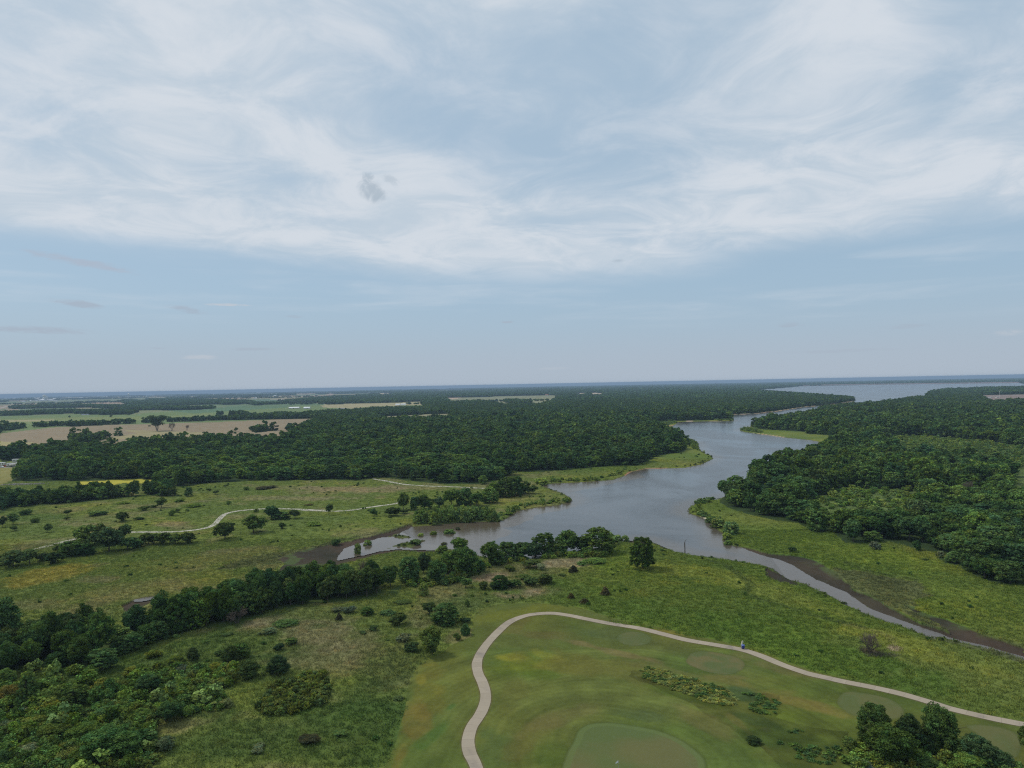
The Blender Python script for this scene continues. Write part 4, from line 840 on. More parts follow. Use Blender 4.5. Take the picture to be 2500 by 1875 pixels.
# cluster: (where, group, [(panel, x, foot y, height, width, kind, [own label])...]) in panel pixels
CLUSTERS = [
 ('standing alone on the meadow by the lake', None, [('G', 743, 672, 232, 172, 'shade', 'lone tall dark shade tree on the bright meadow beside the lake')]),
 ('in the near meadow above the curving path', 'small cedars in the meadow', [('F', 1935, 690, 60, 74, 'cedar', 'small dark cedar in straw-coloured grass beside the shrub patch'), ('F', 1920, 866, 52, 52, 'cedar', 'reddish-brown cedar, leftmost of the pair above the curved path'),
    ('F', 2010, 901, 50, 76, 'cedar', 'low wide cedar right beside a reddish smaller one'), ('F', 2150, 846, 76, 70, 'cedar', 'pointed dark cedar alone in the bright green meadow'), ('J', 630, 113, 62, 52, 'cedar', 'small pointed cedar in the straw-coloured rough grass')]),
 ('in the group where the mown grass bends', 'trees at the bend of the mown grass', [('J', 1260, 368, 242, 195, 'dark', 'largest dark grey-green tree beside the bend of the mown strip'), ('J', 1345, 155, 160, 185, 'ash', 'broad mid green tree behind the big dark one at the bend'), ('J', 1240, 84, 118, 112, 'dark', 'dark tree farthest back in the group at the bend'),
    ('J', 1487, 218, 102, 80, 'shrub', 'rounded green bush touching the mown strip at the bend'), ('J', 1488, 137, 58, 74, 'dark', 'small dark bush behind the rounded green bush at the bend'), ('J', 1424, 252, 70, 64, 'dark', 'small dark shrub between the big tree and the rounded bush'), ('F', 925, 850, 100, 68, 'willow', 'pale yellow-green sapling near the wooded belt'),
    ('J', 1062, 262, 78, 120, 'grey', 'wide dark grey shrub left of the big dark tree'), ('J', 1130, 330, 90, 120, 'dark', 'dusky shrub pressed against the big dark tree at the bend')]),
 ('in the rough grass below the wooded belt', 'shrubs in the rough grass', [('J', 1040, 158, 118, 138, 'dark', None), ('J', 870, 187, 58, 72, 'dark', None), ('J', 790, 206, 38, 62, 'dark', None), ('J', 700, 74, 70, 110, 'grey', None), ('J', 820, 82, 68, 90, 'ash', None), ('J', 950, 84, 56, 130, 'shrub', None),
    ('J', 610, 60, 50, 100, 'grey', None), ('J', 285, 165, 62, 200, 'shrub', None), ('J', 150, 218, 66, 130, 'grey', None), ('J', 232, 322, 70, 84, 'dark', None), ('J', 320, 276, 62, 84, 'bluish', None), ('J', 1035, 656, 46, 92, 'dark', None), ('J', 960, 250, 20, 40, 'dark', None),
    ('F', 1210, 800, 92, 90, 'bluish', None), ('F', 1130, 852, 32, 42, 'shrub', None), ('F', 1220, 922, 72, 52, 'bluish', None), ('F', 1252, 852, 30, 32, 'shrub', None), ('F', 1350, 892, 34, 32, 'bluish', None), ('F', 780, 905, 40, 120, 'dark', None), ('J', 430, 960, 85, 170, 'brown', None), ('J', 85, 1010, 60, 100, 'grey', None), ('J', 640, 900, 60, 120, 'shrub', None)]),
 ('in the shrub patch among straw-coloured grass', 'shrub patch above the bend', [('F', 1335, 812, 80, 92, 'dark', None), ('F', 1440, 806, 104, 120, 'ash', None), ('F', 1540, 802, 82, 128, 'dark', None), ('F', 1400, 812, 70, 90, 'dark', None), ('F', 1650, 792, 92, 128, 'dark', None), ('F', 1745, 782, 104, 142, 'dark', None), ('F', 1600, 745, 60, 110, 'dark', None),
    ('F', 1650, 668, 86, 130, 'dark', None), ('F', 1722, 674, 62, 80, 'grey', None), ('F', 1500, 684, 60, 90, 'dark', None), ('F', 2090, 642, 56, 200, 'shrub', None), ('F', 1990, 640, 40, 90, 'shrub', None), ('F', 1860, 715, 30, 60, 'dark', None)]),
 ('in the row standing along the near shore', 'row of trees along the near shore', [('F', 2105, 566, 184, 182, 'ash', None), ('F', 1885, 562, 178, 200, 'light', None), ('F', 1995, 548, 130, 130, 'dark', None), ('F', 1740, 575, 155, 150, 'ash', None), ('F', 1590, 604, 158, 150, 'bluish', None), ('F', 1490, 604, 132, 120, 'ash', None), ('F', 1365, 645, 192, 150, 'light', None),
    ('F', 1200, 725, 240, 220, 'oak', None), ('F', 1160, 560, 132, 130, 'light', None), ('F', 1010, 776, 200, 190, 'oak', None), ('F', 925, 705, 176, 116, 'dark', None), ('F', 828, 765, 190, 150, 'ash', None), ('F', 1285, 692, 100, 110, 'ash', None), ('F', 1100, 700, 160, 140, 'ash', None), ('F', 1660, 592, 130, 130, 'dark', None), ('F', 1810, 572, 110, 120, 'dark', None),
    ('F', 2195, 480, 40, 60, 'willow', None), ('F', 1420, 640, 110, 100, 'ash', None), ('F', 700, 800, 190, 150, 'oak', None), ('F', 1050, 560, 60, 80, 'willow', None)]),
 ('where the dense belt narrows above the thicket', 'trees where the belt narrows', [('I', 905, 335, 165, 190, 'oak', None), ('I', 985, 292, 175, 180, 'oak', None), ('I', 835, 350, 140, 150, 'ash', None), ('I', 1060, 262, 150, 150, 'ash', None), ('I', 650, 420, 120, 150, 'oak', None)]),
 ('on the shore behind the lone tree', 'bushes on the near shore', [('G', 560, 472, 44, 92, 'willow', 'wide light bush on the shore left of the lone tree'), ('G', 626, 468, 38, 46, 'willow', 'small light bush on the shore nearest the lone tree')]),
 ('on the mown grass and meadow', None, [('L', 390, 955, 80, 126, 'dark', 'low round dark bush in the rough beside the fairway'), ('F', 335, 498, 50, 76, 'shrub', 'single round bush on the bank of the mud flat')]),
 ('in the meadow below the gravel path', 'bushes beside the gravel path', [('E', 1522, 470, 148, 154, 'dark', 'dome-shaped dark tree just right of the gravel path bend'), ('E', 1712, 430, 150, 190, 'dark', 'wide dark tree inside the curve of the gravel path'), ('E', 1845, 332, 118, 110, 'oak', 'tree standing in front of the gravel path right of its curve'), ('E', 1990, 326, 80, 84, 'dark', 'small dark tree right of the trees inside the path curve'),
    ('E', 1890, 330, 58, 120, 'ash', 'low bush between two trees inside the path curve'), ('E', 1900, 392, 56, 54, 'dark', 'small sparse bush below the trees inside the path curve'), ('E', 1728, 280, 34, 42, 'bluish', 'tiny tree touching the gravel path at its curve'), ('F', 286, 300, 94, 58, 'dark', 'upright oval tree in front of the straight gravel path'), ('F', 590, 307, 68, 60, 'bluish', 'small feathery tree in front of the gravel path'),
    ('F', 720, 310, 80, 110, 'dark', 'bush at the left end of the dark tree row'), ('F', 180, 375, 38, 130, 'shrub', 'low spreading patch of brush below the gravel path')]),
 ('in the clump beside the gravel path', 'big clump beside the gravel path', [('E', 600, 520, 190, 190, 'bluish', None), ('E', 735, 562, 200, 240, 'dark', None), ('E', 842, 475, 132, 104, 'dark', None), ('E', 865, 545, 112, 160, 'oak', None), ('E', 480, 582, 112, 160, 'ash', None), ('E', 570, 575, 90, 130, 'ash', None), ('E', 680, 450, 110, 120, 'dark', None),
    ('E', 545, 480, 110, 110, 'dark', None), ('E', 1005, 505, 104, 130, 'dark', None), ('E', 1100, 506, 108, 130, 'dark', None), ('E', 1185, 502, 92, 120, 'dark', None), ('E', 1265, 500, 100, 126, 'dark', None), ('E', 935, 520, 70, 90, 'oak', None), ('E', 420, 560, 80, 100, 'dark', None)]),
 ('in the clump at the near end of the gravel path', 'dark clump by the near end of the gravel path', [('E', 90, 660, 148, 190, 'dark', None), ('E', 200, 640, 130, 130, 'dark', None), ('E', 355, 636, 102, 140, 'dark', None), ('E', 285, 615, 76, 100, 'dark', None), ('E', 15, 640, 80, 80, 'ash', None)]),
 ('scattered on the meadow behind the gravel path', 'bushes on the meadow behind the path', [('E', 1090, 252, 88, 76, 'dark', None), ('E', 820, 347, 86, 104, 'dark', None), ('E', 650, 306, 46, 120, 'shrub', None), ('E', 456, 300, 50, 60, 'dark', None), ('E', 450, 332, 34, 54, 'dark', None), ('E', 235, 352, 46, 58, 'shrub', None), ('E', 325, 417, 74, 68, 'dark', None), ('E', 96, 408, 50, 58, 'dark', None), ('E', 88, 366, 106, 88, 'bluish', None),
    ('E', 18, 382, 90, 60, 'dark', None), ('E', 1165, 172, 76, 78, 'dark', None), ('E', 1275, 174, 82, 80, 'bluish', None), ('E', 1412, 137, 28, 44, 'dark', None), ('E', 1457, 161, 42, 44, 'dark', None), ('E', 1525, 109, 25, 38, 'dark', None), ('E', 1665, 131, 36, 44, 'shrub', None), ('E', 1210, 212, 34, 76, 'shrub', None), ('E', 1310, 247, 34, 130, 'shrub', None), ('E', 1196, 282, 36, 38, 'dark', None),
    ('E', 1160, 303, 48, 56, 'shrub', None), ('E', 1266, 273, 26, 34, 'shrub', None), ('E', 975, 270, 45, 80, 'dark', None), ('E', 942, 332, 28, 80, 'dark', None), ('E', 1040, 250, 32, 60, 'dark', None), ('E', 1542, 227, 34, 44, 'bluish', None), ('E', 830, 225, 25, 110, 'shrub', None), ('E', 170, 300, 50, 80, 'shrub', None), ('E', 700, 300, 40, 60, 'shrub', None)]),
 ('on the far meadow', 'brown brush on the far meadow', [('E', 1800, 126, 32, 170, 'brown', 'long low patch of brown brush on the far meadow'), ('E', 2085, 235, 20, 60, 'brown', 'small brown brush patch behind the straight gravel path')]),
 ('in the row on the point by the lake', 'row of dark trees on the point', [('F', 788, 268, 134, 108, 'dark', None), ('F', 862, 268, 116, 84, 'oak', None), ('F', 932, 262, 124, 112, 'oak', None), ('F', 1032, 256, 96, 92, 'dark', None), ('F', 1112, 240, 128, 124, 'oak', None), ('F', 1198, 234, 124, 120, 'ash', None), ('F', 1282, 246, 112, 112, 'oak', None), ('F', 1372, 222, 114, 112, 'ash', None), ('F', 1400, 182, 122, 122, 'oak', None),
    ('F', 1482, 182, 140, 134, 'ash', None), ('F', 1545, 172, 136, 120, 'ash', None), ('F', 1608, 158, 104, 110, 'oak', None), ('F', 1662, 158, 74, 82, 'dark', None), ('F', 790, 292, 44, 70, 'dark', None), ('F', 1500, 110, 60, 100, 'light', None)]),
 ('in the woods edge on the far bank of the cove', None, [('F', 1720, 92, 50, 90, 'willow', 'light bush on the neck of land beside the cove'), ('E', 700, 1050, 10, 10, 'shrub', None)][:1]),
 ('emergent from the mud flat water', 'small bushes growing out of the shallow water', [('F', 480, 552, 66, 46, 'willow', 'upright bush standing in the calm pool'), ('F', 545, 494, 34, 52, 'willow', 'small bush on the upper edge of the calm pool'), ('F', 870, 492, 34, 80, 'willow', 'low bush on the weedy mud island'), ('F', 1100, 418, 30, 74, 'willow', 'wide clump rising from the open shallows'), ('F', 992, 424, 24, 46, 'willow', 'small clump rising from the shallows beside a wider one'), ('F', 1060, 500, 30, 50, 'brown', 'brown clump in the water near the tree row'), ('F', 1155, 390, 22, 46, 'brown', 'low brown clump farthest out in the shallows'), ('F', 905, 432, 18, 40, 'willow', 'tiny clump behind the mud island')]),
 ('in the right-hand meadow', None, [('H', 648, 552, 52, 58, 'dark', 'round dark bush on the edge of the brown mud flat'), ('H', 1208, 536, 70, 84, 'grey', 'small grey-green tree in front of the right bank wood'), ('H', 1548, 606, 26, 44, 'dark', 'tiny dark bush in the meadow below the right bank wood'), ('H', 235, 430, 92, 100, 'willow', 'largest willow bush at the water on the right bank point'), ('H', 205, 460, 46, 60, 'willow', 'low willow bush at the water tip of the right bank'),
    ('H', 150, 380, 60, 110, 'willow', 'willow bush farther up the water edge of the right bank'), ('H', 212, 492, 30, 48, 'willow', 'smallest bush standing in the water below the right bank willows'), ('H', 100, 345, 40, 80, 'willow', 'small willow on the bank left of the larger willows')]),
 ('at the foot of the right bank wood', 'bushes fringing the right bank wood', [('H', 1740, 628, 104, 116, 'light', None), ('H', 1650, 590, 62, 60, 'grey', None), ('H', 1830, 652, 86, 110, 'grey', None), ('H', 1495, 540, 86, 76, 'light', None), ('H', 1830, 560, 60, 60, 'ash', None), ('H', 1950, 740, 180, 190, 'oak', None), ('H', 2120, 780, 200, 240, 'light', None), ('H', 1900, 640, 110, 120, 'ash', None), ('H', 1190, 480, 80, 110, 'ash', None)]),
 ('in the leafy group at the lower right', 'leafy group beside the fairway', [('L', 1268, 1140, 372, 420, 'oak', 'broad full-crowned tree in front of the lower right group'), ('L', 1205, 1000, 330, 215, 'ash', 'taller narrow tree rising just behind the broad full-crowned one'), ('L', 1455, 1030, 325, 250, 'dark', 'dusky tree between the narrow and the feathery tree at lower right'), ('L', 1700, 1060, 395, 300, 'oak', 'highest feathery tree of the lower right group, overlapping the path'),
    ('L', 1900, 1130, 270, 270, 'dark', 'dark tree on the right slope of the lower right group'), ('L', 2060, 1150, 180, 220, 'dark', 'low dark tree at the right foot of the lower right group'), ('L', 2270, 1030, 270, 180, 'dark', 'dark tree cut by the right frame edge beside the path'), ('L', 1560, 1150, 130, 200, 'light', 'light bush in front of the lower right group'), ('L', 1830, 1180, 190, 260, 'light', 'yellow-green bush at the bottom of the lower right group'),
    ('L', 1600, 1000, 260, 200, 'dark', 'shadowy tree deep inside the lower right group'), ('L', 1030, 1020, 140, 130, 'dark', 'low dusky shrub on the left side of the lower right group'), ('L', 1130, 1160, 100, 180, 'grey', 'grey-green low shrub at the bottom frame edge')]),
 ('in the thicket at the lower left', 'thicket at the lower left', [('I', 500, 720, 190, 230, 'bluish', None), ('I', 700, 480, 200, 220, 'bluish', None), ('I', 760, 300, 180, 230, 'bluish', None), ('I', 380, 440, 120, 130, 'ash', None), ('I', 180, 720, 300, 150, 'bluish', None), ('I', 60, 700, 170, 190, 'brown', None), ('I', 40, 560, 140, 150, 'light', None), ('I', 1000, 640, 190, 210, 'dark', None), ('I', 880, 500, 90, 110, 'sumac', None), ('I', 1040, 380, 84, 100, 'sumac', None),
    ('I', 1230, 490, 100, 110, 'grey', None), ('I', 1300, 400, 130, 110, 'dark', None), ('I', 1480, 360, 60, 90, 'dark', None), ('I', 1560, 420, 160, 150, 'dark', None), ('I', 1680, 520, 170, 190, 'dark', None), ('I', 1870, 500, 180, 190, 'dark', None), ('I', 1620, 380, 120, 130, 'ash', None), ('I', 1535, 710, 90, 110, 'grey', None), ('I', 1120, 830, 190, 220, 'oak', None), ('I', 700, 620, 130, 180, 'sumac', None), ('I', 820, 620, 110, 150, 'sumac', None),
    ('I', 130, 780, 90, 200, 'grey', None), ('I', 40, 870, 100, 140, 'grey', None), ('I', 180, 1060, 120, 190, 'grey', None), ('I', 1110, 1010, 130, 150, 'grey', None), ('I', 760, 1120, 320, 460, 'light', None), ('I', 560, 980, 190, 260, 'light', None), ('I', 330, 960, 150, 230, 'sumac', None), ('I', 220, 880, 130, 200, 'sumac', None), ('I', 340, 760, 120, 170, 'sumac', None), ('I', 940, 820, 110, 170, 'ash', None), ('I', 720, 800, 110, 170, 'ash', None),
    ('I', 960, 1000, 150, 200, 'ash', None), ('I', 460, 1100, 130, 200, 'sumac', None), ('I', 20, 1120, 150, 160, 'light', None), ('I', 1380, 270, 36, 60, 'shrub', None), ('I', 1185, 235, 40, 60, 'light', None), ('I', 1015, 280, 44, 60, 'light', None), ('I', 1530, 225, 36, 90, 'dark', None), ('I', 1750, 985, 60, 100, 'grey', None), ('I', 1960, 290, 70, 90, 'bluish', None), ('I', 620, 880, 100, 160, 'shrub', None), ('I', 1450, 470, 80, 130, 'sumac', None), ('I', 1500, 555, 70, 120, 'sumac', None), ('I', 1180, 420, 80, 120, 'shrub', None)]),
]
placed = []; nt_trees = 0
for where, grp, items in CLUSTERS:
    order = sorted(range(len(items)), key=lambda i: PAN[items[i][0]][0] + items[i][1] / PAN[items[i][0]][2])
    bykind = {}
    for i in order: bykind.setdefault((items[i][5]), []).append(i)
    for i, (pan, x_, yb_, h_, w_, kind, lab) in enumerate(items):
        ox, oy, s = PAN[pan]; PX = ox + x_ / s; PYb = oy + yb_ / s; PYt = PYb - h_ / s
        X, Y = px2w(np.array([PX]), np.array([PYb])); X = float(X[0]); Y = float(Y[0])
        R = (w_ / s) / 2 / FPX * Y * 1.04
        shift = R * (.75 if SPEC[kind]['base'] < 1.0 else .45); k = 1 + shift / math.hypot(X, Y); X *= k; Y *= k
        ztop = H - (PYt - (hy(PX) - 7.6)) / FPX * Y
        z0 = hz(X, Y); hgt = max(.5, ztop - z0)
        R = max(R, .3) * (1.14 if pan == 'F' and 1100 < x_ < 2150 and 540 < yb_ < 740 and kind != 'grey' and h_ > 100 else 1)
        lod = 3 if Y < 185 else 0 if Y < 280 else 1
        if lab is not None and len(lab.split()) < 4: lab += ' ' + where
        if lab is None:
            L_ = bykind[kind]; n_ = L_.index(i)
            lab = (PHR[kind] + ' ' + where) if len(L_) == 1 else '%s from left of the %ss %s' % (ORD[n_], PHR[kind], where)
        if len(lab.split()) > 16:
            for w_ in ('small ', 'broadleaf ', 'sparse ', 'open-crowned ', 'bushy ', 'round ', 'dark ', 'straw-coloured ', 'standing ', 'grey-green ', 'from the left ', 'of the '):
                if len(lab.split()) > 16: lab = lab.replace(w_, 'of left ' if w_ == 'from the left ' else '', 1)
        plant(kind, X, Y, hgt, R, lod, lab, CAT(kind) if hgt > 3.2 or CAT(kind) == 'shrub' else 'bush', NAME[kind], grp, z=z0)
        placed.append((X, Y, R)); nt_trees += hgt > 5
PL = np.array(placed)

# ------------------------------------------------------------------ woods: nearest trees one by one, the rest as one mass
rng = np.random.default_rng(5)
def jgrid(x0, x1, y0, y1, sp, j=.42):
    xs = np.arange(x0, x1, sp); ys = np.arange(y0, y1, sp * .9); X, Y = np.meshgrid(xs, ys); X = X + (np.arange(len(ys)) % 2)[:, None] * sp / 2
    X = X.ravel() + rng.uniform(-j, j, X.size) * sp; Y = Y.ravel() + rng.uniform(-j, j, Y.size) * sp
    return X, Y
def wood_pts(y0, y1, sp, inset, tmax=.92):
    X, Y = jgrid(-y1 * tmax, y1 * tmax, y0, y1, sp); m = np.abs(X / Y) < tmax; X, Y = X[m], Y[m]
    z_ = lookup(zone, X, Y); d_ = lookup(dW, X, Y); m = (z_ == Z_WOOD) & (d_ > inset)
    return X[m], Y[m]
X1, Y1 = wood_pts(105, 1500, 9.9, 2.0)
Xd, Yd = wood_pts(105, 330, 4.6, 1.0); q = in_any(Xd, Yd, [BELT]); Xe, Ye = wood_pts(330, 620, 5.2, 1.0); qe = in_any(Xe, Ye, [BELT2]); q1 = ~in_any(X1, Y1, [BELT, BELT2]); X1 = np.concatenate([X1[q1], Xd[q], Xe[qe]]); Y1 = np.concatenate([Y1[q1], Yd[q], Ye[qe]])
# keep foot positions a crown's breadth inside the near edge of a wood
ins_ = np.where(in_any(X1, Y1, [BELT, BELT2]), 1.0, 3.2); zi = lookup(zone, X1 * (1 - ins_ / Y1), Y1 - ins_); keepm = (zi == Z_WOOD) | ((rng.random(len(X1)) < .10) & (Y1 < 700)); X1, Y1 = X1[keepm], Y1[keepm]
ok = np.ones(len(X1), bool)
for (a, b, r_) in placed: ok &= np.hypot(X1 - a, Y1 - b) > (r_ * .8 + 2.0)
X1, Y1 = X1[ok], Y1[ok]
inB = in_any(X1, Y1, [BELT]); inB2 = in_any(X1, Y1, [BELT2])
kmap = fbm(X1, Y1, 60, 2, 101); r_ = rng.random(len(X1))
FK = ['oak', 'ash', 'light', 'bluish', 'dark']
kd = np.where(kmap + (r_ - .5) * .5 > .68, 2, np.where(r_ < .50, 0, np.where(r_ < .80, 1, np.where(r_ < .90, 3, 4))))
kd = np.where(inB & (kd == 3), 0, kd); kd = np.where(inB & (kd == 1) & (r_ < .72), 0, kd)
hts = 8.5 + 6.2 * rng.random(len(X1)) + 2.4 * (fbm(X1, Y1, 45, 2, 103) - .5)
hts = np.where(inB, 7.6 + 3.8 * rng.random(len(X1)), hts); hts = np.where(inB2, 6.5 + 4.5 * rng.random(len(X1)), hts)
lowr = in_any(X1, Y1, [wpoly('H 600,330 760,205 1300,195 1600,190 2212,60 2500,60 2500,800 2212,760 1600,540 1300,480 800,420')]); hts = np.where(lowr, hts * .78, hts)
# low young trees on the lighter rims (left wood near edge)
rim_ = wpoly("B 0,640 300,650 500,700 900,700 1130,740 1500,720 2000,790 2212,800 2212,900 0,900 A 1200,900 1200,700"); inR = in_any(X1, Y1, [rim_])
hts = np.where(inR, hts * .78, hts); kd = np.where(inR & (r_ < .75), np.where(r_ < .35, 2, 1), kd)
brown_rim = 0
rq = rng.random(len(X1)) ** 1.6; hts = hts * (.86 + .34 * rq); Rr = 4.5 + 4.4 * rq; Rr = np.where(inB | inB2, 3.3 + 1.4 * rng.random(len(X1)), Rr)
vis = (np.abs(X1 / Y1) < .735)
rank = np.argsort(np.where(vis, Y1 - 2.2 * hts, 1e9)); N_IND = 300 - min(300, int(nt_trees * .55))
ind = np.zeros(len(X1), bool); ind[rank[:N_IND]] = True
RB_ = FOREST[1]
TENS = ['twent', 'thirt', 'fort', 'fift', 'sixt', 'sevent']
def ordn(i):
    i += 1
    if i < 20: return ORD[i - 1]
    return TENS[i // 10 - 2] + ('ieth' if i % 10 == 0 else 'y-' + ORD[i % 10 - 1])
REG = [('dense belt above the rough grass',), ('hedgerow behind the left meadow',), ('wood on the right bank',), ('great wood left of the lake',)]
ids = np.nonzero(ind)[0]; reg = np.where(inB[ids], 0, np.where(inB2[ids], 1, np.where(X1[ids] > 60, 2, 3))); pxs = 1250 + FPX * X1[ids] / Y1[ids]; hw = Rr[ids] / Y1[ids] * FPX
front = np.array([not ((reg == reg[j]) & (np.abs(pxs - pxs[j]) < .75 * hw) & (Y1[ids] < Y1[ids][j] - .5)).any() for j in range(len(ids))])
for r_i in range(4):
    rows = [j for j in np.argsort(pxs) if reg[j] == r_i]; nf = 0
    for j in rows:
        i = ids[j]; k = FK[kd[i]]; rn = REG[r_i][0]
        if front[j]: lab = '%s tree from left in the front row of the %s' % (ordn(nf), rn); nf += 1; g_ = 'front row of the ' + rn
        else: lab = PHR[k] + ' behind the front row of the ' + rn; g_ = lab
        plant(k, float(X1[i]), float(Y1[i]), float(hts[i]), float(Rr[i]), 3 if Y1[i] < 185 else 0 if Y1[i] < 280 else 1, lab, 'tree', NAME[k], g_)
# prototypes for the far masses
def proto(name, parts):
    V = []; F = []; C_ = []; MI = []; n_ = 0
    for v, f, c, mi in parts:
        V.append(v); F.append(f + n_); C_.append(c); MI.append(np.full(len(f), mi)); n_ += len(v)
    me = mesh_np(name, np.concatenate(V), np.concatenate(F), (M['leaf'], M['bark']), np.concatenate(MI), col=np.concatenate(C_))
    return bpy.data.objects.new(name, me)
def one_tree(kind, seed, ncl, nlf, lf, tr=True):
    s = dict(SPEC[kind]); s['rc'] *= .84; s['jit'] = .36; s['cvar'] = .26; V, F, c = crown(seed, ncl=ncl, nlf=nlf, leaf=lf, **s)
    out = [(V, F, c, 0)]
    if tr:
        tv, tf = mb_np(trunk_geo(s['Hh'], s['R'], s['base'], seed, limbs=3)); out.append((tv, tf, np.full((len(tv), 3), .08), 1))
    return out
L1 = [proto('tree_mid', one_tree(k, sd, 95, 24, .48)) for k, sd in (('oak', 1), ('ash', 2), ('light', 3), ('bluish', 4), ('dark', 5), ('oak', 6), ('ash', 7))]
L1i = {'oak': (0, 5), 'ash': (1, 6), 'light': (2, 2), 'bluish': (3, 3), 'dark': (4, 4)}
L15 = [proto('tree_far', one_tree(k, sd, 30, 14, .95, False)) for k, sd in (('oak', 11), ('ash', 12), ('light', 13), ('dark', 14), ('oak', 15))]
def patch_proto(seed, size, nt, ncl, nlf, lf, hs=1.0):
    rg = np.random.default_rng(seed); out = []
    for i in range(nt):
        k = rg.choice(['oak', 'oak', 'ash', 'light', 'dark']); s = dict(SPEC[k]); s['cvar'] = .15
        V, F, c = crown(int(rg.integers(1e6)), ncl=ncl, nlf=nlf, leaf=lf, **s)
        sc_ = rg.uniform(.75, 1.2) * np.array([1.1, 1.1, hs]); V = V * sc_ + np.array([rg.uniform(-.5, .5) * size, rg.uniform(-.5, .5) * size, 0])
        out.append((V, F, c * rg.uniform(.8, 1.25), 0))
    return proto('grove', out)
L2 = [patch_proto(s_, 27, 14, 9, 8, 1.7) for s_ in (21, 22, 23)]
L3 = [patch_proto(s_, 85, 60, 3, 6, 3.4, 1.1) for s_ in (31, 32)]
pts = []
def addp(X, Y, lod, idx_, sx, sz, rot=None):
    n_ = len(X); pts.append(np.stack([X, Y, curve(X, Y) - .1, np.full(n_, lod), idx_, sx, sz, rng.uniform(0, 6.28, n_) if rot is None else rot], -1))
rest = ~ind; near = rest & (Y1 < 800); farr = rest & (Y1 >= 800)
pick = np.array([L1i[FK[k]][int(b)] for k, b in zip(kd, rng.random(len(kd)) < .5)])
Rk = np.array([SPEC[k]['R'] for k in FK])[kd]; Hk = np.array([SPEC[k]['Hh'] for k in FK])[kd]
addp(X1[near], Y1[near], 0, pick[near], Rr[near] / Rk[near], hts[near] / Hk[near])
p2 = np.array([0, 1, 2, 1, 3])[kd]; p2 = np.where((p2 == 0) & (rng.random(len(p2)) < .5), 4, p2)
addp(X1[farr], Y1[farr], 1, p2[farr], Rr[farr] / Rk[farr] * 1.05, hts[farr] / Hk[farr])
X2, Y2 = wood_pts(1500, 2600, 9.5, 3, .8); h2 = 9.5 + 4 * rng.random(len(X2)); addp(X2, Y2, 1, rng.integers(0, 5, len(X2)), rng.uniform(1.0, 1.45, len(X2)), h2 / 12)
X3, Y3 = wood_pts(2600, 6500, 25, 8, .78); addp(X3, Y3, 2, rng.integers(0, 3, len(X3)), np.full(len(X3), 1.0), rng.uniform(.8, 1.1, len(X3)))
X4, Y4 = wood_pts(6500, 17000, 95, 20, .76); addp(X4, Y4, 3, rng.integers(0, 2, len(X4)), np.full(len(X4), 1.15), rng.uniform(.8, 1.15, len(X4)))
X5, Y5 = wood_pts(17000, 30500, 300, 40, .75); addp(X5, Y5, 3, rng.integers(0, 2, len(X5)), np.full(len(X5), 3.2), rng.uniform(.9, 1.3, len(X5)))
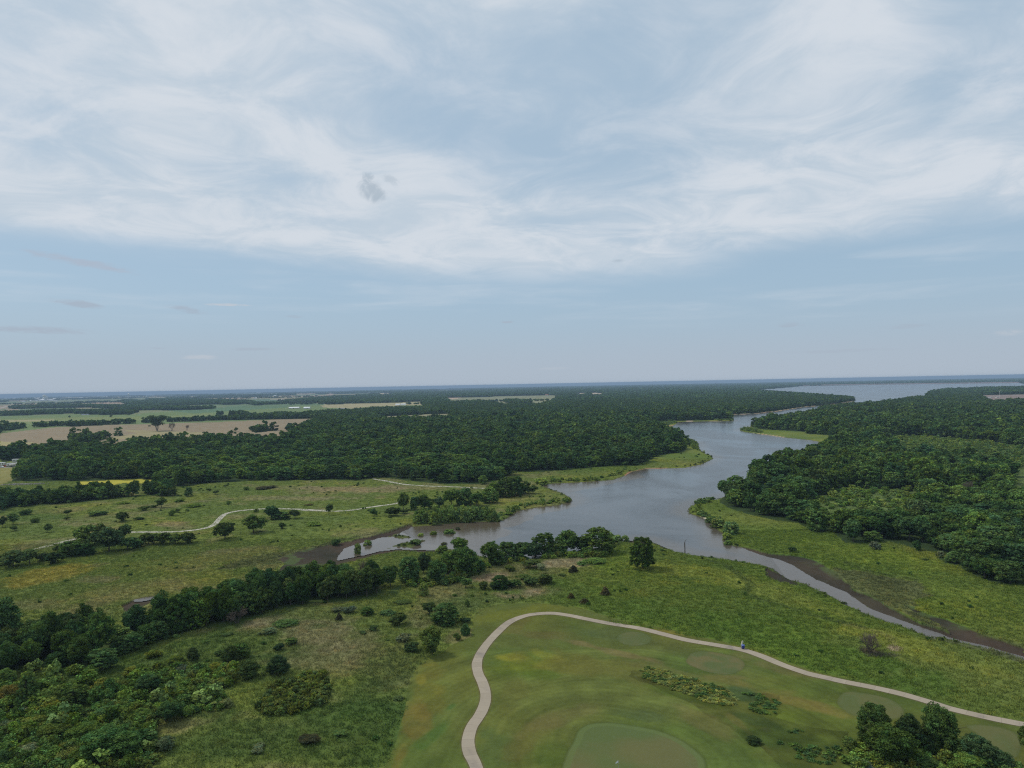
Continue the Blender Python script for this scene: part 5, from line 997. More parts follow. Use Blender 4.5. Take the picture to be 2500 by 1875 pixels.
# far hedgerows between the fields
for k in range(70):
    y_ = 2800 * (1 + k / 26) ** 1.5; t0 = rng.uniform(-.75, .15); ln = rng.uniform(.05, .25); n_ = int(ln * y_ / 22)
    if y_ > 15000 or n_ < 2: continue
    tt = t0 + np.linspace(0, ln, n_); yy = y_ * (1 + .05 * (tt - t0)) + rng.uniform(-8, 8, n_); xx = tt * yy
    m_ = lookup(zone, xx, yy) == Z_FIELD; gap = rng.random(n_) < .85; m_ &= gap
    addp(xx[m_], yy[m_], 2, rng.integers(0, 3, m_.sum()), rng.uniform(.6, 1, m_.sum()), rng.uniform(.6, 1.0, m_.sum()))
PT = np.concatenate(pts)
def scatter(name, PT, lods, kind='stuff', extra=None):
    me = bpy.data.meshes.new(name); me.vertices.add(len(PT)); me.vertices.foreach_set('co', PT[:, :3].astype(np.float32).ravel())
    for nm, c_, ty in (('lod', 3, 'INT'), ('vi', 4, 'INT'), ('sx', 5, 'FLOAT'), ('sz', 6, 'FLOAT'), ('rot', 7, 'FLOAT')):
        at = me.attributes.new(nm, ty, 'POINT'); at.data.foreach_set('value', PT[:, c_].astype(np.int32 if ty == 'INT' else np.float32))
    if extra is not None:
        at = me.attributes.new('icol', 'FLOAT_COLOR', 'POINT'); c4 = np.ones((len(PT), 4), np.float32); c4[:, :3] = extra; at.data.foreach_set('color', c4.ravel())
    o = link(name, me); o['kind'] = kind
    ng = bpy.data.node_groups.new(name, 'GeometryNodeTree'); ng.interface.new_socket('Geometry', in_out='INPUT', socket_type='NodeSocketGeometry'); ng.interface.new_socket('Geometry', in_out='OUTPUT', socket_type='NodeSocketGeometry')
    N = ng.nodes; Lk = ng.links; gi = N.new('NodeGroupInput'); go = N.new('NodeGroupOutput'); fin = N.new('GeometryNodeJoinGeometry')
    def attr(nm, ty='FLOAT'):
        a = N.new('GeometryNodeInputNamedAttribute'); a.data_type = ty; a.inputs['Name'].default_value = nm; return [s for s in a.outputs if s.enabled][0]
    rot = N.new('ShaderNodeCombineXYZ'); Lk.new(attr('rot'), rot.inputs[2]); scl = N.new('ShaderNodeCombineXYZ'); sx_ = attr('sx')
    Lk.new(sx_, scl.inputs[0]); Lk.new(sx_, scl.inputs[1]); Lk.new(attr('sz'), scl.inputs[2])
    for li, objs in enumerate(lods):
        for oi, ob in enumerate(objs):
            cmp_ = N.new('FunctionNodeCompare'); cmp_.data_type = 'INT'; cmp_.operation = 'EQUAL'
            mul = N.new('ShaderNodeMath'); mul.operation = 'MULTIPLY_ADD'; Lk.new(attr('lod', 'INT'), mul.inputs[0]); mul.inputs[1].default_value = 100; Lk.new(attr('vi', 'INT'), mul.inputs[2])
            ins_ = [s for s in cmp_.inputs if s.enabled]; Lk.new(mul.outputs[0], ins_[0]); ins_[1].default_value = li * 100 + oi
            inst = N.new('GeometryNodeInstanceOnPoints'); info = N.new('GeometryNodeObjectInfo'); info.inputs['Object'].default_value = ob; info.inputs['As Instance'].default_value = True
            Lk.new(gi.outputs[0], inst.inputs['Points']); Lk.new(cmp_.outputs[0], inst.inputs['Selection']); Lk.new(info.outputs['Geometry'], inst.inputs['Instance'])
            Lk.new(rot.outputs[0], inst.inputs['Rotation']); Lk.new(scl.outputs[0], inst.inputs['Scale']); Lk.new(inst.outputs[0], fin.inputs[0])
    Lk.new(fin.outputs[0], go.inputs[0])
    md = o.modifiers.new('scatter', 'NODES'); md.node_group = ng
    return o
o = scatter('woods', PT, [L1, L15, L2, L3]); tag(o, 'dense dark green woodland covering the banks and the far plain', 'woodland')
print('woods', len(PT), 'individual', int(ind.sum()), 'hand', len(placed), nt_trees)

# ------------------------------------------------------------------ undergrowth, tall grass, weeds
def tuft(seed, nb, h_, w_, lean=.5, width=.05):
    rg = np.random.default_rng(seed); V = []; F = []; C_ = []
    for i in range(nb):
        a = rg.uniform(0, 6.28); r_ = w_ * math.sqrt(rg.random()); bx, by = r_ * math.cos(a), r_ * math.sin(a); b = rg.uniform(0, 6.28); hh = h_ * rg.uniform(.5, 1.1); wd = width * rg.uniform(.6, 1.4)
        lx, ly = lean * hh * math.cos(b), lean * hh * math.sin(b); px, py = -math.sin(b) * wd, math.cos(b) * wd; n_ = len(V)
        V += [(bx - px, by - py, -.05), (bx + px, by + py, -.05), (bx + lx * .8 + px * .7, by + ly * .8 + py * .7, hh), (bx + lx * .8 - px * .7, by + ly * .8 - py * .7, hh * .97)]
        F.append((n_, n_ + 1, n_ + 2, n_ + 3)); C_ += [rg.uniform(.7, 1.3)] * 4
    return np.array(V), np.array(F), np.repeat(np.array(C_)[:, None], 3, 1)
m, n, out = mat_base('grass_blades')
at = n.new('ShaderNodeAttribute', attribute_name='icol', attribute_type='INSTANCER').outputs['Color']; a2 = n.new('ShaderNodeAttribute', attribute_name='Col').outputs['Color']
c = n.mix(1.0, at, a2, 'MULTIPLY'); d = n.new('ShaderNodeBsdfDiffuse'); t = n.new('ShaderNodeBsdfTranslucent'); n.put(d.inputs[0], c); n.put(t.inputs[0], c); mx = n.new('ShaderNodeMixShader'); mx.inputs[0].default_value = .3
n.nt.links.new(d.outputs[0], mx.inputs[1]); n.nt.links.new(t.outputs[0], mx.inputs[2]); n.nt.links.new(mx.outputs[0], out.inputs[0]); M['blade'] = m
def tproto(v, f, c): return bpy.data.objects.new('tuft', mesh_np('tuft', v, f, (M['blade'],), col=c))
def bushy(seed, Hh, R, ncl, nlf, lf):
    V, F, c = crown(seed, Hh, R, -.1, ncl, nlf, lf, 'round', .32, (1, 1, 1), .2, .7, .3); return V, F, c
TF = [tproto(*tuft(i, 40, .42, 1.0, .8, .05)) for i in range(3)] ; WD = [tproto(*bushy(40 + i, .9, .8, 9, 14, .16)) for i in range(2)]
X, Y = jgrid(-300, 300, 112, 330, 1.55, .5); m_ = (np.abs(X / Y) < .80) & (lookup(zone, X, Y) == Z_MEADOW) & (lookup(dW, X, Y) > 1.0) ; X, Y = X[m_], Y[m_]
gc = np.stack([lookup(col[..., i], X, Y) for i in range(3)], -1) * rng.uniform(1.30, 1.58, (len(X), 1)); n_ = len(X)
straw = rng.random(n_) < .10; gc[straw] = gc[straw] * np.array([1.5, 1.25, 1.1])
G1 = np.stack([X, Y, height(X, Y), np.zeros(n_), rng.integers(0, 3, n_), rng.uniform(.7, 1.4, n_), rng.uniform(.5, 1.2, n_), rng.uniform(0, 6.28, n_)], -1)
Xb, Yb = jgrid(-500, 500, 330, 640, 3.0, .5); m_ = (np.abs(Xb / Yb) < .80) & (lookup(zone, Xb, Yb) == Z_MEADOW) & (lookup(dW, Xb, Yb) > 1.0) ; Xb, Yb = Xb[m_], Yb[m_]; n_ = len(Xb)
gb = np.stack([lookup(col[..., i], Xb, Yb) for i in range(3)], -1) * rng.uniform(1.25, 1.55, (n_, 1))
G2 = np.stack([Xb, Yb, height(Xb, Yb), np.zeros(n_), rng.integers(0, 3, n_), rng.uniform(1.2, 2.0, n_), rng.uniform(.4, .8, n_), rng.uniform(0, 6.28, n_)], -1)
o = scatter('tall_grass', np.concatenate([G1, G2]), [TF, WD], extra=np.concatenate([gc, gb])); tag(o, 'uncut tall grass growing over the meadows around the lake', 'grass')
# broad-leaved weeds in clumps on the meadows
X, Y = jgrid(-600, 600, 115, 700, 3.2, .5); k = fbm(X, Y, 7, 3, 211); d_ = lookup(dW, X, Y)
m_ = (np.abs(X / Y) < .80) & (lookup(zone, X, Y) == Z_MEADOW) & (((k > .70) & (rng.random(len(X)) < .3)) | ((d_ < 4) & (d_ > .8) & (rng.random(len(X)) < .4))) & (d_ > .8) & (fbm(X, Y, 60, 2, 215) > .40); X, Y, d_ = X[m_], Y[m_], d_[m_]; n_ = len(X)
wcx = np.where((d_ < 4)[:, None], np.array([.085, .12, .035]), np.array([.060, .115, .026])) * rng.uniform(.7, 1.3, (n_, 1))
o = scatter('weeds', np.stack([X, Y, height(X, Y), np.ones(n_), rng.integers(0, 2, n_), rng.uniform(.5, 1.1, n_) * (1 + Y / 900), rng.uniform(.35, .9, n_) * (1 + Y / 1100), rng.uniform(0, 6.28, n_)], -1), [TF, WD], extra=wcx); tag(o, 'low clumps of dark broad-leaved weeds dotted over the meadows', 'weeds')
# masses of shrubs nobody could count
SH = [proto('shrub_mass', [(*crown(60 + i, 3, 1.9, -.1, 60, 22, .17, 'round', .20, (.084, .114, .032), .25), 0)]) for i in range(2)] + [proto('shrub_mass', [(*crown(70 + i, 3, 1.9, -.1, 54, 22, .18, 'round', .22, (.080, .135, .036), .25), 0)]) for i in range(2)] \
   + [proto('shrub_mass', [(*crown(80 + i, 4, 1.8, -.2, 28, 16, .28, 'oval', .30, (.105, .155, .048), .2), 0)]) for i in range(2)]
def mass(name, label, cat, polys, sp, vi, s, hz_, seed=0, notw=True, keep_=1.0, thr=0.0):
    P_ = np.concatenate(polys); X, Y = jgrid(P_[:, 0].min(), P_[:, 0].max(), P_[:, 1].min(), P_[:, 1].max(), sp, .45)
    m_ = in_any(X, Y, polys, 1.5, 6, 221) & (lookup(dW, X, Y) > .3) & (rng.random(len(X)) < keep_) & (fbm(X, Y, 6, 3, 231) > thr); X, Y = X[m_], Y[m_]
    if notw:
        for (a, b, r_) in placed:
            q = np.hypot(X - a, Y - b) > r_ * .7; X, Y = X[q], Y[q]
    n_ = len(X)
    o = scatter(name, np.stack([X, Y, height(X, Y), np.zeros(n_), rng.choice(vi, n_), rng.uniform(*s, n_), rng.uniform(*hz_, n_), rng.uniform(0, 6.28, n_)], -1), [SH]); tag(o, label, cat); return o
mass('sumac_thicket', 'dense dark olive sumac colony with a bumpy top in the rough grass', 'sumac', [SUMAC], 1.7, [0, 1], (.55, .85), (.45, .75))
mass('undergrowth', 'low bright green undergrowth filling the thicket at the lower left', 'undergrowth', [wpoly("I 1120,520 1380,570 1490,650 1470,725 1300,750 1150,800 1000,720 1000,620"), ], 1.6, [2, 3], (.5, .8), (.35, .6))
mass('bramble', 'mixed low brush and brambles between the thicket trees', 'brush', [wpoly("I -150,780 300,700 450,760 640,740 700,640 850,640 1000,720 1150,800 1060,850 1040,950 1060,1080 900,1200 -150,1300"), wpoly("I 640,560 850,560 900,480 1200,440 1560,470 1580,560 1400,600 1150,520 900,640 660,660"), wpoly("I 1420,440 1600,430 1600,540 1420,580")], 2.0, [0, 2, 3, 3], (.65, 1.2), (.5, 1.0), keep_=.95)
mass('brush', 'taller scrub rising out of the thicket at the lower left', 'brush', [THICKET], 5.5, [2, 3, 5, 3], (1.0, 1.8), (.8, 1.5), keep_=.8)
mass('bramble', 'low dark brush under the row of trees along the near shore', 'brush', [wpoly('F 1290,640 1400,620 1550,590 1700,575 1850,556 2000,545 2180,548 2190,575 2050,590 1900,585 1700,600 1500,625 1330,670'), wpoly('F 760,780 900,750 1050,740 1200,690 1290,690 1250,730 1100,770 950,790')], 2.4, [0, 2, 3], (.7, 1.2), (.5, .9), notw=False, keep_=.85)
mass('bramble', 'shadowy undergrowth between the trees of the lower right group', 'brush', [wpoly('L 1060,1130 1100,1000 1300,960 1500,960 1700,980 1900,1040 2100,1110 2250,1160 2200,1300 1200,1300')], 2.2, [0, 2, 3], (.7, 1.2), (.5, .95), notw=False, keep_=.85)
mass('willow_thicket', 'light green willow thicket along the shore of the point', 'willows', [wpoly("F 858,352 900,325 1000,305 1100,300 1300,305 1400,320 1440,335 1300,335 1150,342 1000,357 880,362")], 2.6, [4, 5], (.8, 1.25), (.9, 1.6), notw=False)
mass('shoreline_brush', 'light green brush lining the lake shores', 'brush', [wpoly(s_) for s_ in ("F 1440,334 1500,300 1560,258 1700,232 1850,218 1915,200 1900,185 1700,215 1560,235 1440,300", "C 1400,520 1560,545 1590,590 1600,615 1650,655 1560,620 1500,570 1400,540", "C 1060,735 1000,815 800,862 600,870 450,880 400,860 600,858 800,850 1000,800",
    "H 0,215 60,185 145,185 145,205 40,225 0,260 10,300 60,310 140,345 180,400 200,460 220,440 200,360 120,310 40,280", "C 1700,404 1868,402 1868,388 1740,390", "C 1290,450 1430,418 1425,408 1300,412", "D 20,470 60,455 110,462 200,485 180,497 60,480", "F 100,600 -50,640 0,620")], 3.2, [3, 4, 5], (.6, 1.15), (.35, .75), keep_=.7)
mass('scrub', 'scrubby young growth in the clearings of the right bank wood', 'scrub', CLEAR[:1] + CLEAR[2:], 5.0, [2, 3, 4], (.8, 1.7), (.35, 1.0), keep_=.7)
# pale seed heads in the golf rough
RD = [proto('reed', [(*crown(90 + i, .95, .9, -.05, 18, 16, .10, 'round', .30, (.165, .19, .06), .2, .9), 0)]) for i in range(2)] + [proto('reed', [(*crown(94, 1.2, .9, -.05, 14, 12, .15, 'round', .32, (.045, .085, .03), .2, .7), 0)])]
reedp = wpoly("K 1270,445 1330,425 1450,440 1600,480 1750,540 1850,575 1905,620 1900,665 1840,680 1700,650 1600,600 1480,560 1360,520 1290,500"); SHs = SH; SH = RD
mass('tall_weeds', 'patch of tall weeds with pale yellow seed heads in the golf rough', 'weeds', [reedp], .85, [0, 0, 1, 1, 2], (.6, 1.15), (.25, .55), keep_=.85)
mass('tall_weeds', 'dark green tall weeds in the wet hollow beside the pale seed heads', 'weeds', [wpoly("L 235,580 420,600 540,660 520,740 430,740 300,700 240,650"), wpoly("L 560,860 800,830 1000,870 1000,1000 900,1100 700,1050 520,960"), wpoly("K 1290,480 1420,470 1500,520 1400,530")], 1.2, [2], (.5, 1.2), (.2, .5), keep_=.9, thr=.5)
SH = SHs
HAZE = 0.5 / 6200
# ------------------------------------------------------------------ single objects
def at_px(pan, x_, y_):
    ox, oy, s = PAN[pan]; X, Y = px2w(np.array([ox + x_ / s]), np.array([oy + y_ / s])); X, Y = float(X[0]), float(Y[0])
    return X, Y, hz(X, Y)
# dead snag standing at the water's edge
X, Y, Z = at_px('G', 1029, 546); mpx = Y / FPX
sn = empty('dead_snag', (X, Y, -.7)); tag(sn, 'dead black tree trunk with one bent branch standing in the lake edge', 'dead tree')
mb = MB(); mb.tube((0, 0, -.3), (.02, 0, 2.0), .22, .19, 8).tube((.02, 0, 2.0), (-.03, 0, 4.6), .20, .20, 8).tube((-.03, 0, 3.2), (-.1, 0, 3.3), .28, .2, 8); mb.build('trunk', M['deadwood'], sn)
mb = MB(); mb.tube((0, 0, 4.4), (.15, 0, 5.1), .10, .08, 6).tube((.15, 0, 5.1), (.55, 0, 5.6), .08, .06, 6).tube((.55, 0, 5.6), (1.05, 0, 6.1), .06, .03, 6); mb.build('branch', M['deadwood'], sn)
# leafless round tree
def twiggy(name, X, Y, Z, h_, r_, label, mats=('deadwood', 'twig'), seed=1, stems=9, depth=5, cat='tree', dens=3, fine=.012, spread=.55):
    rg = random.Random(seed); root = empty(name, (X, Y, Z)); tag(root, label, cat); st = MB(); tw = MB()
    def grow(p, d, ln, rr, lv):
        q = p + d * ln; (st if lv < 2 else tw).tube(p, q, rr, rr * .62, 5 if lv < 3 else 3, False)
        if lv >= depth: return
        for _ in range(dens if lv < depth - 1 else dens + 1):
            nd = (d + Vector((rg.gauss(0, spread), rg.gauss(0, spread), rg.gauss(.12, spread * .7)))).normalized(); grow(p + d * ln * rg.uniform(.55, 1), nd, ln * rg.uniform(.58, .85), max(rr * .58, fine), lv + 1)
    for i in range(stems):
        a = 6.283 * i / stems + rg.uniform(-.2, .2); t = rg.uniform(.15, .75); d = Vector((math.cos(a) * t, math.sin(a) * t, 1)).normalized()
        grow(Vector((math.cos(a) * .25, math.sin(a) * .25, -.1)), d, h_ * .30 * rg.uniform(.85, 1.1), h_ * .018, 0)
    a = st.build('stem', M[mats[0]], root); b = tw.build('twigs', M[mats[1]], root)
    zmax = max(v[2] for v in tw.v); xm = max(abs(v[0]) for v in tw.v); root.scale = (r_ / xm, r_ / xm, h_ / zmax)
    return root
X, Y, Z = at_px('L', 1175, 330); twiggy('bare_tree', X, Y, Z, 5.6, 3.1, 'round leafless brown shrub alone in the bright right-hand meadow', seed=4, stems=10, depth=5, fine=.010)
mb = MB(); rg = random.Random(3)      # old fallen branches at its foot
br = empty('brush_pile', (X + 2.2, Y - 1.6, Z)); tag(br, 'low dark pile of dead branches at the foot of the leafless shrub', 'brush pile')
for i in range(420):
    a = rg.uniform(0, 6.28); r_ = math.sqrt(rg.random()); p = (r_ * 4.3 * math.cos(a), r_ * 1.3 * math.sin(a), 0); b = rg.uniform(0, 6.28); l_ = rg.uniform(.5, 1.3)
    mb.tube(p, (p[0] + l_ * .6 * math.cos(b), p[1] + l_ * .6 * math.sin(b), l_ * .6), .02, .008, 3, False)
mb.build('dead_branches', M['deadwood'], br)
# dead grey crowns in the green masses
for pan, x_, y_, h_, r_, lab, sd in (('I', 1600, 130, 5.0, 3.6, 'bare twiggy tree on the lower edge of the dense belt', 7), ('F', 520, 770, 9.6, 3.6, 'half dead brown-grey tree rising in the middle of the dense belt', 8), ('L', 1610, 960, 8.5, 2.4, 'pale leafless branches inside the lower right group', 9), ('H', 1840, 190, 11, 4.2, 'dead rusty-brown tree among the green crowns of the right bank wood', 10)):
    X, Y, Z = at_px(pan, x_, y_); twiggy('dead_tree', X, Y, Z, h_, r_, lab, ('palewood', 'palewood') if pan == 'L' else ('deadwood', 'twig'), seed=sd, stems=5, depth=5, fine=.02 if pan != 'H' else .05)
# field trees
X, Y, Z = at_px('A', 1212, 482); root = empty('field_tree', (X, Y, Z)); tag(root, 'tall spreading tree with bare lower trunks alone in the brown field', 'tree'); s_ = Y / FPX / 3.16
mb = MB()
for dx, t in ((-.4, -.9), (.1, .6), (.5, 2.8), (-.2, -3.0)): mb.tube((dx * .4, 0, -.3), (dx * 2 + t, 0, 10), .6, .35, 7).tube((dx * 2 + t, 0, 10), (dx * 3 + t * 2.2, 0, 17), .35, .12, 6)
mb.build('trunk', M['palewood'], root)
V, F, c = crown(71, 27, 17, 13, 90, 40, 1.0, 'vase', .2, (.05, .085, .04)); link('crown', mesh_np('crown', V, F, (M['leaf'],), col=c), root)
V2, F2, c2 = crown(72, 15.5, 17, 8, 22, 26, .9, 'round', .16, (.05, .07, .035)); link('crown', mesh_np('crown', V2, F2, (M['leaf'],), col=c2), root)
X, Y, Z = at_px('A', 1326, 484); twiggy('bare_tree', X, Y, Z, 18, 6.5, 'leafless dark tree right of the spreading tree in the brown field', ('deadwood', 'deadwood'), seed=12, stems=4, depth=4, fine=.12)
X, Y, Z = at_px('A', 1443, 480); twiggy('bare_tree', X, Y, Z, 11, 4.0, 'small leaning half bare tree in the brown field', ('deadwood', 'deadwood'), seed=13, stems=3, depth=4, fine=.10)
for x_, y_, h_, w_, lab in ((1820, 486, 36, 38, 'small round tree standing in the brown field'), (1944, 480, 24, 26, 'tiny round tree before the hedge end in the brown field'), (855, 378, 26, 28, 'small tree behind the long field hedge'), (536, 380, 20, 22, 'tiny tree behind the left part of the field hedge')):
    X, Y, Z = at_px('A', x_, y_); s_ = Y / FPX / 3.16; plant('dark', X, Y, h_ * s_, w_ * s_ / 2, 1, lab, 'tree', 'field_tree', seed=0)
# golf: flag
X, Y, Z = at_px('K', 1134, 1128); fl = empty('golf_flag', (X, Y, Z)); tag(fl, 'white golf flag on a thin pole on the large green', 'golf flag')
MB().tube((0, 0, -.1), (0, 0, 2.15), .022, .018, 8).build('pole', M['steel'], fl)
fp = []; ff = []
for i in range(7):
    u_ = i / 6; x_ = -.50 * u_; dz = -.32 * u_ ** 1.3; yy = .05 * math.sin(u_ * 6)
    fp += [(x_, yy, 2.12 + dz - .02), (x_, yy + .01, 2.12 - .42 * (1 - u_ * .25) + dz * .8)]
for i in range(6): ff.append((2 * i, 2 * i + 1, 2 * i + 3, 2 * i + 2))
mb = MB().poly(fp, ff); mb.poly([(a, b + .012, c_) for a, b, c_ in fp], [tuple(reversed(f)) for f in ff]); mb.build('flag', M['flag'], fl)
MB().lathe([(.054, .0), (.054, .012), (.045, .012)], 14).build('cup', M['rubber'], fl)
# leaning post and blue bin beside the path
X, Y, Z = at_px('L', 303, 293); ps = empty('tee_post', (X, Y, Z)); tag(ps, 'cream wooden post leaning to the right beside the cart path', 'post')
mb = MB(); w_ = .17
def slab(z0, z1, x0, x1, wa, wb, d_=.09):
    mb.poly([(x0 - wa, -d_, z0), (x0 + wa, -d_, z0), (x0 + wa, d_, z0), (x0 - wa, d_, z0), (x1 - wb, -d_, z1), (x1 + wb, -d_, z1), (x1 + wb, d_, z1), (x1 - wb, d_, z1)], [(3, 2, 1, 0), (4, 5, 6, 7), (0, 1, 5, 4), (1, 2, 6, 5), (2, 3, 7, 6), (3, 0, 4, 7)])
slab(-.2, .75, 0.0, .10, .07, .08); mb.build('post', M['cream'], ps); mb = MB(); slab(.72, 1.9, .14, .40, .22, .18, .12); slab(1.9, 1.97, .41, .43, .15, .10, .08); mb.build('sign_board', M['cream'], ps)
X2_, Y2_, Z2_ = at_px('L', 316, 297); bn = empty('litter_bin', (X2_, Y2_, Z2_)); tag(bn, 'blue plastic bin on a dark stand beside the leaning cream post', 'bin')
MB().lathe([(.30, .0), (.30, .06), (.10, .10), (.10, .22)], 14).build('base', M['dark'], bn)
MB().lathe([(.34, .22), (.38, .30), (.42, .85), (.42, .92)], 20).build('body', M['blue'], bn, True); MB().lathe([(.45, .92), (.46, .98), (.36, 1.12), (.12, 1.18)], 20).build('lid', M['bluelid'], bn, True)
# ------------------------------------------------------------------ campers and cars at the left wood
def camper(pan, x_, y_, L_, h_, rz, label, awn=False, zoff=0):
    X, Y, Z = at_px(pan, x_, y_); r = empty('camper', (X, Y, Z), rz); tag(r, label, 'camper', 'campers parked at the wood edge')
    MB().quadbox((0, 0, .65), (L_, 2.5, h_ - .75)).build('body', M['offwhite'], r); MB().quadbox((0, 0, h_ - .10), (L_ + .1, 2.6, .14)).quadbox((L_ * .2, 0, h_ + .04), (.8, .7, .28)).quadbox((-L_ * .25, 0, h_ + .04), (.8, .7, .28)).build('roof', M['whiteroof'], r)
    for k in (-.34, -.12, .06, .30): MB().quadbox((L_ * k, -1.26, 1.55), (1.1, .04, .7)).build('window', M['glass'], r)
    MB().quadbox((L_ * .19, -1.27, .8), (.75, .05, 1.9)).build('door', M['white'], r)
    for k in (-.10, -.17):
        mb = MB(); X0 = L_ * k; mb.tube((X0, -1.28, .4), (X0, -1.0, .4), .4, .4, 14); mb.build('wheel', M['rubber'], r)
    MB().quadbox((0, 0, .4), (L_ * .95, 2.2, .25)).build('chassis', M['dark'], r)
    if awn: MB().poly([(-2.5, -1.3, 2.9), (2.5, -1.3, 2.9), (2.5, -3.6, 2.5), (-2.5, -3.6, 2.5), (-2.5, -1.3, 2.95), (2.5, -1.3, 2.95), (2.5, -3.6, 2.55), (-2.5, -3.6, 2.55)], [(3, 2, 1, 0), (4, 5, 6, 7), (0, 1, 5, 4), (1, 2, 6, 5), (2, 3, 7, 6), (3, 0, 4, 7)]).build('awning', M['offwhite'], r)
    return r
camper('A', 108, 756, 12.5, 3.5, .10, 'longest white camper with dark windows at the wood edge', True); camper('A', 180, 752, 8.0, 3.6, .25, 'white camper at the right end, half under the trees')
camper('A', 150, 722, 13, 3.3, .12, 'cream-roofed camper parked behind the longest white one'); camper('A', 4, 748, 9, 3.0, .05, 'pale camper at the left frame edge')
def car(pan, x_, y_, mat, label, rz=0, pick=False):
    X, Y, Z = at_px(pan, x_, y_); r = empty('car', (X, Y, Z), rz); tag(r, label, 'car'); prof = [(-2.2, .35), (2.2, .35), (2.25, .8), (1.3, .95), (.7, 1.45), (-1.2, 1.48), (-2.0, 1.0), (-2.25, .85)]
    n_ = len(prof); mb = MB(); mb.poly([(a, -.88, b) for a, b in prof] + [(a, .88, b) for a, b in prof], [tuple(range(n_)), tuple(reversed(range(n_, 2 * n_)))] + [(i, n_ + i, n_ + (i + 1) % n_, (i + 1) % n_) for i in range(n_)]); mb.build('body', mat, r)
    MB().poly([(-1.75, -.885, 1.02), (1.05, -.885, 1.02), (.6, -.885, 1.38), (-1.15, -.885, 1.40), (-1.75, -.90, 1.02), (1.05, -.90, 1.02), (.6, -.90, 1.38), (-1.15, -.90, 1.40)], [(4, 5, 6, 7), (0, 1, 5, 4), (1, 2, 6, 5), (2, 3, 7, 6), (3, 0, 4, 7)]).build('window', M['glass'], r)
    for a in (-1.4, 1.4):
        for b in (-.92, .72): MB().tube((a, b, .33), (a, b + .2, .33), .34, .34, 14).build('wheel', M['rubber'], r)
car('A', 42, 757, M['red'], 'red car left of the longest white camper'); car('A', 10, 762, M['white'], 'white car at the left frame edge before the pale camper')
# ------------------------------------------------------------------ farm buildings and far houses
def house(pan, x_, y_, w_px, h_px, label, roof='greyroof', wall='white', depth=None, rz=0.0, name='house', cat='house', grp=None, s=None):
    X, Y, Z = at_px(pan, x_, y_); k = Y / FPX / PAN[pan][2]; w = w_px * k; h_ = h_px * k; d_ = depth or max(7.0, w * .45); hw = h_ * .58
    r = empty(name, (X, Y + d_ / 2, Z), rz); tag(r, label, cat, grp)
    MB().quadbox((0, 0, -.5), (w, d_, hw + .5)).poly([(-w / 2, -d_ / 2, hw), (-w / 2, d_ / 2, hw), (-w / 2, 0, h_ - .1), (w / 2, -d_ / 2, hw), (w / 2, d_ / 2, hw), (w / 2, 0, h_ - .1)], [(0, 2, 1), (3, 4, 5)]).build('wall', M[wall], r)
    e = .5; MB().poly([(-w / 2 - e, -d_ / 2 - e, hw - .2), (w / 2 + e, -d_ / 2 - e, hw - .2), (w / 2 + e, 0, h_), (-w / 2 - e, 0, h_), (-w / 2 - e, d_ / 2 + e, hw - .2), (w / 2 + e, d_ / 2 + e, hw - .2)], [(0, 1, 2, 3), (3, 2, 5, 4)]).poly(
        [(-w / 2 - e, -d_ / 2 - e, hw - .4), (w / 2 + e, -d_ / 2 - e, hw - .4), (w / 2 + e, -d_ / 2 - e, hw - .2), (-w / 2 - e, -d_ / 2 - e, hw - .2)], [(0, 1, 2, 3)]).build('roof', M[roof], r)
    n_ = max(2, int(w / 5))
    for i in range(min(n_, 7)):
        xx = -w / 2 + w * (i + .5) / min(n_, 7)
        if i == n_ // 2: MB().quadbox((xx, -d_ / 2 - .03, 0), (min(3.5, w * .14), .06, hw * .75)).build('door', M['dark'], r)
        else: MB().quadbox((xx, -d_ / 2 - .03, hw * .35), (1.3, .06, hw * .35)).build('window', M['glass'], r)
    return r
house('B', 368, 309, 78, 13, 'long white-roofed barn behind dark trees in the green field', 'whiteroof', 'offwhite', 26, .02, 'barn', 'barn'); house('B', 468, 310, 46, 15, 'white farmhouse right of the long white-roofed barn', 'whiteroof', 'white', 16)
house('B', 1172, 284, 34, 13, 'left white farmhouse of the pair at the wood edge', 'whiteroof', 'white', 16, .05); house('B', 1214, 283, 36, 13, 'right white farmhouse of the pair at the wood edge', 'whiteroof', 'white', 16, -.03)
house('B', 735, 312, 56, 8, 'low grey shed half hidden in the tree line', 'greyroof', 'offwhite', 20, 0, 'shed', 'shed'); house('B', 76, 232, 16, 8, 'tiny white farmhouse beyond the green field', 'whiteroof', 'white', 14)
house('C', 427, 208, 24, 10, 'small house with warm tan roof on the pale hill field', 'brownroof', 'offwhite', 16)
for i, (x_, y_, w_) in enumerate(((590, 214, 16), (622, 208, 12), (606, 224, 22), (640, 222, 12), (660, 228, 14), (520, 214, 12))):
    house('C', x_, y_, w_, 9, '%s from the left of the houses among trees behind the hill field' % ORD[[1, 3, 2, 4, 5, 0][i]], 'greyroof', 'offwhite', 14, .2 * i, grp='houses among the trees behind the hill field')
FAR = (('C', 345, 162, 34), ('C', 385, 162, 22), ('C', 300, 160, 10), ('C', 1980, 112, 30), ('C', 1530, 118, 22), ('C', 280, 147, 20), ('C', 900, 140, 26), ('B', 925, 182, 26), ('B', 945, 192, 18), ('B', 1395, 186, 30), ('B', 1650, 156, 40), ('A', 1960, 230, 16), ('A', 1995, 190, 34), ('A', 2120, 210, 20), ('D', 80, 110, 20), ('D', 1740, 84, 40))
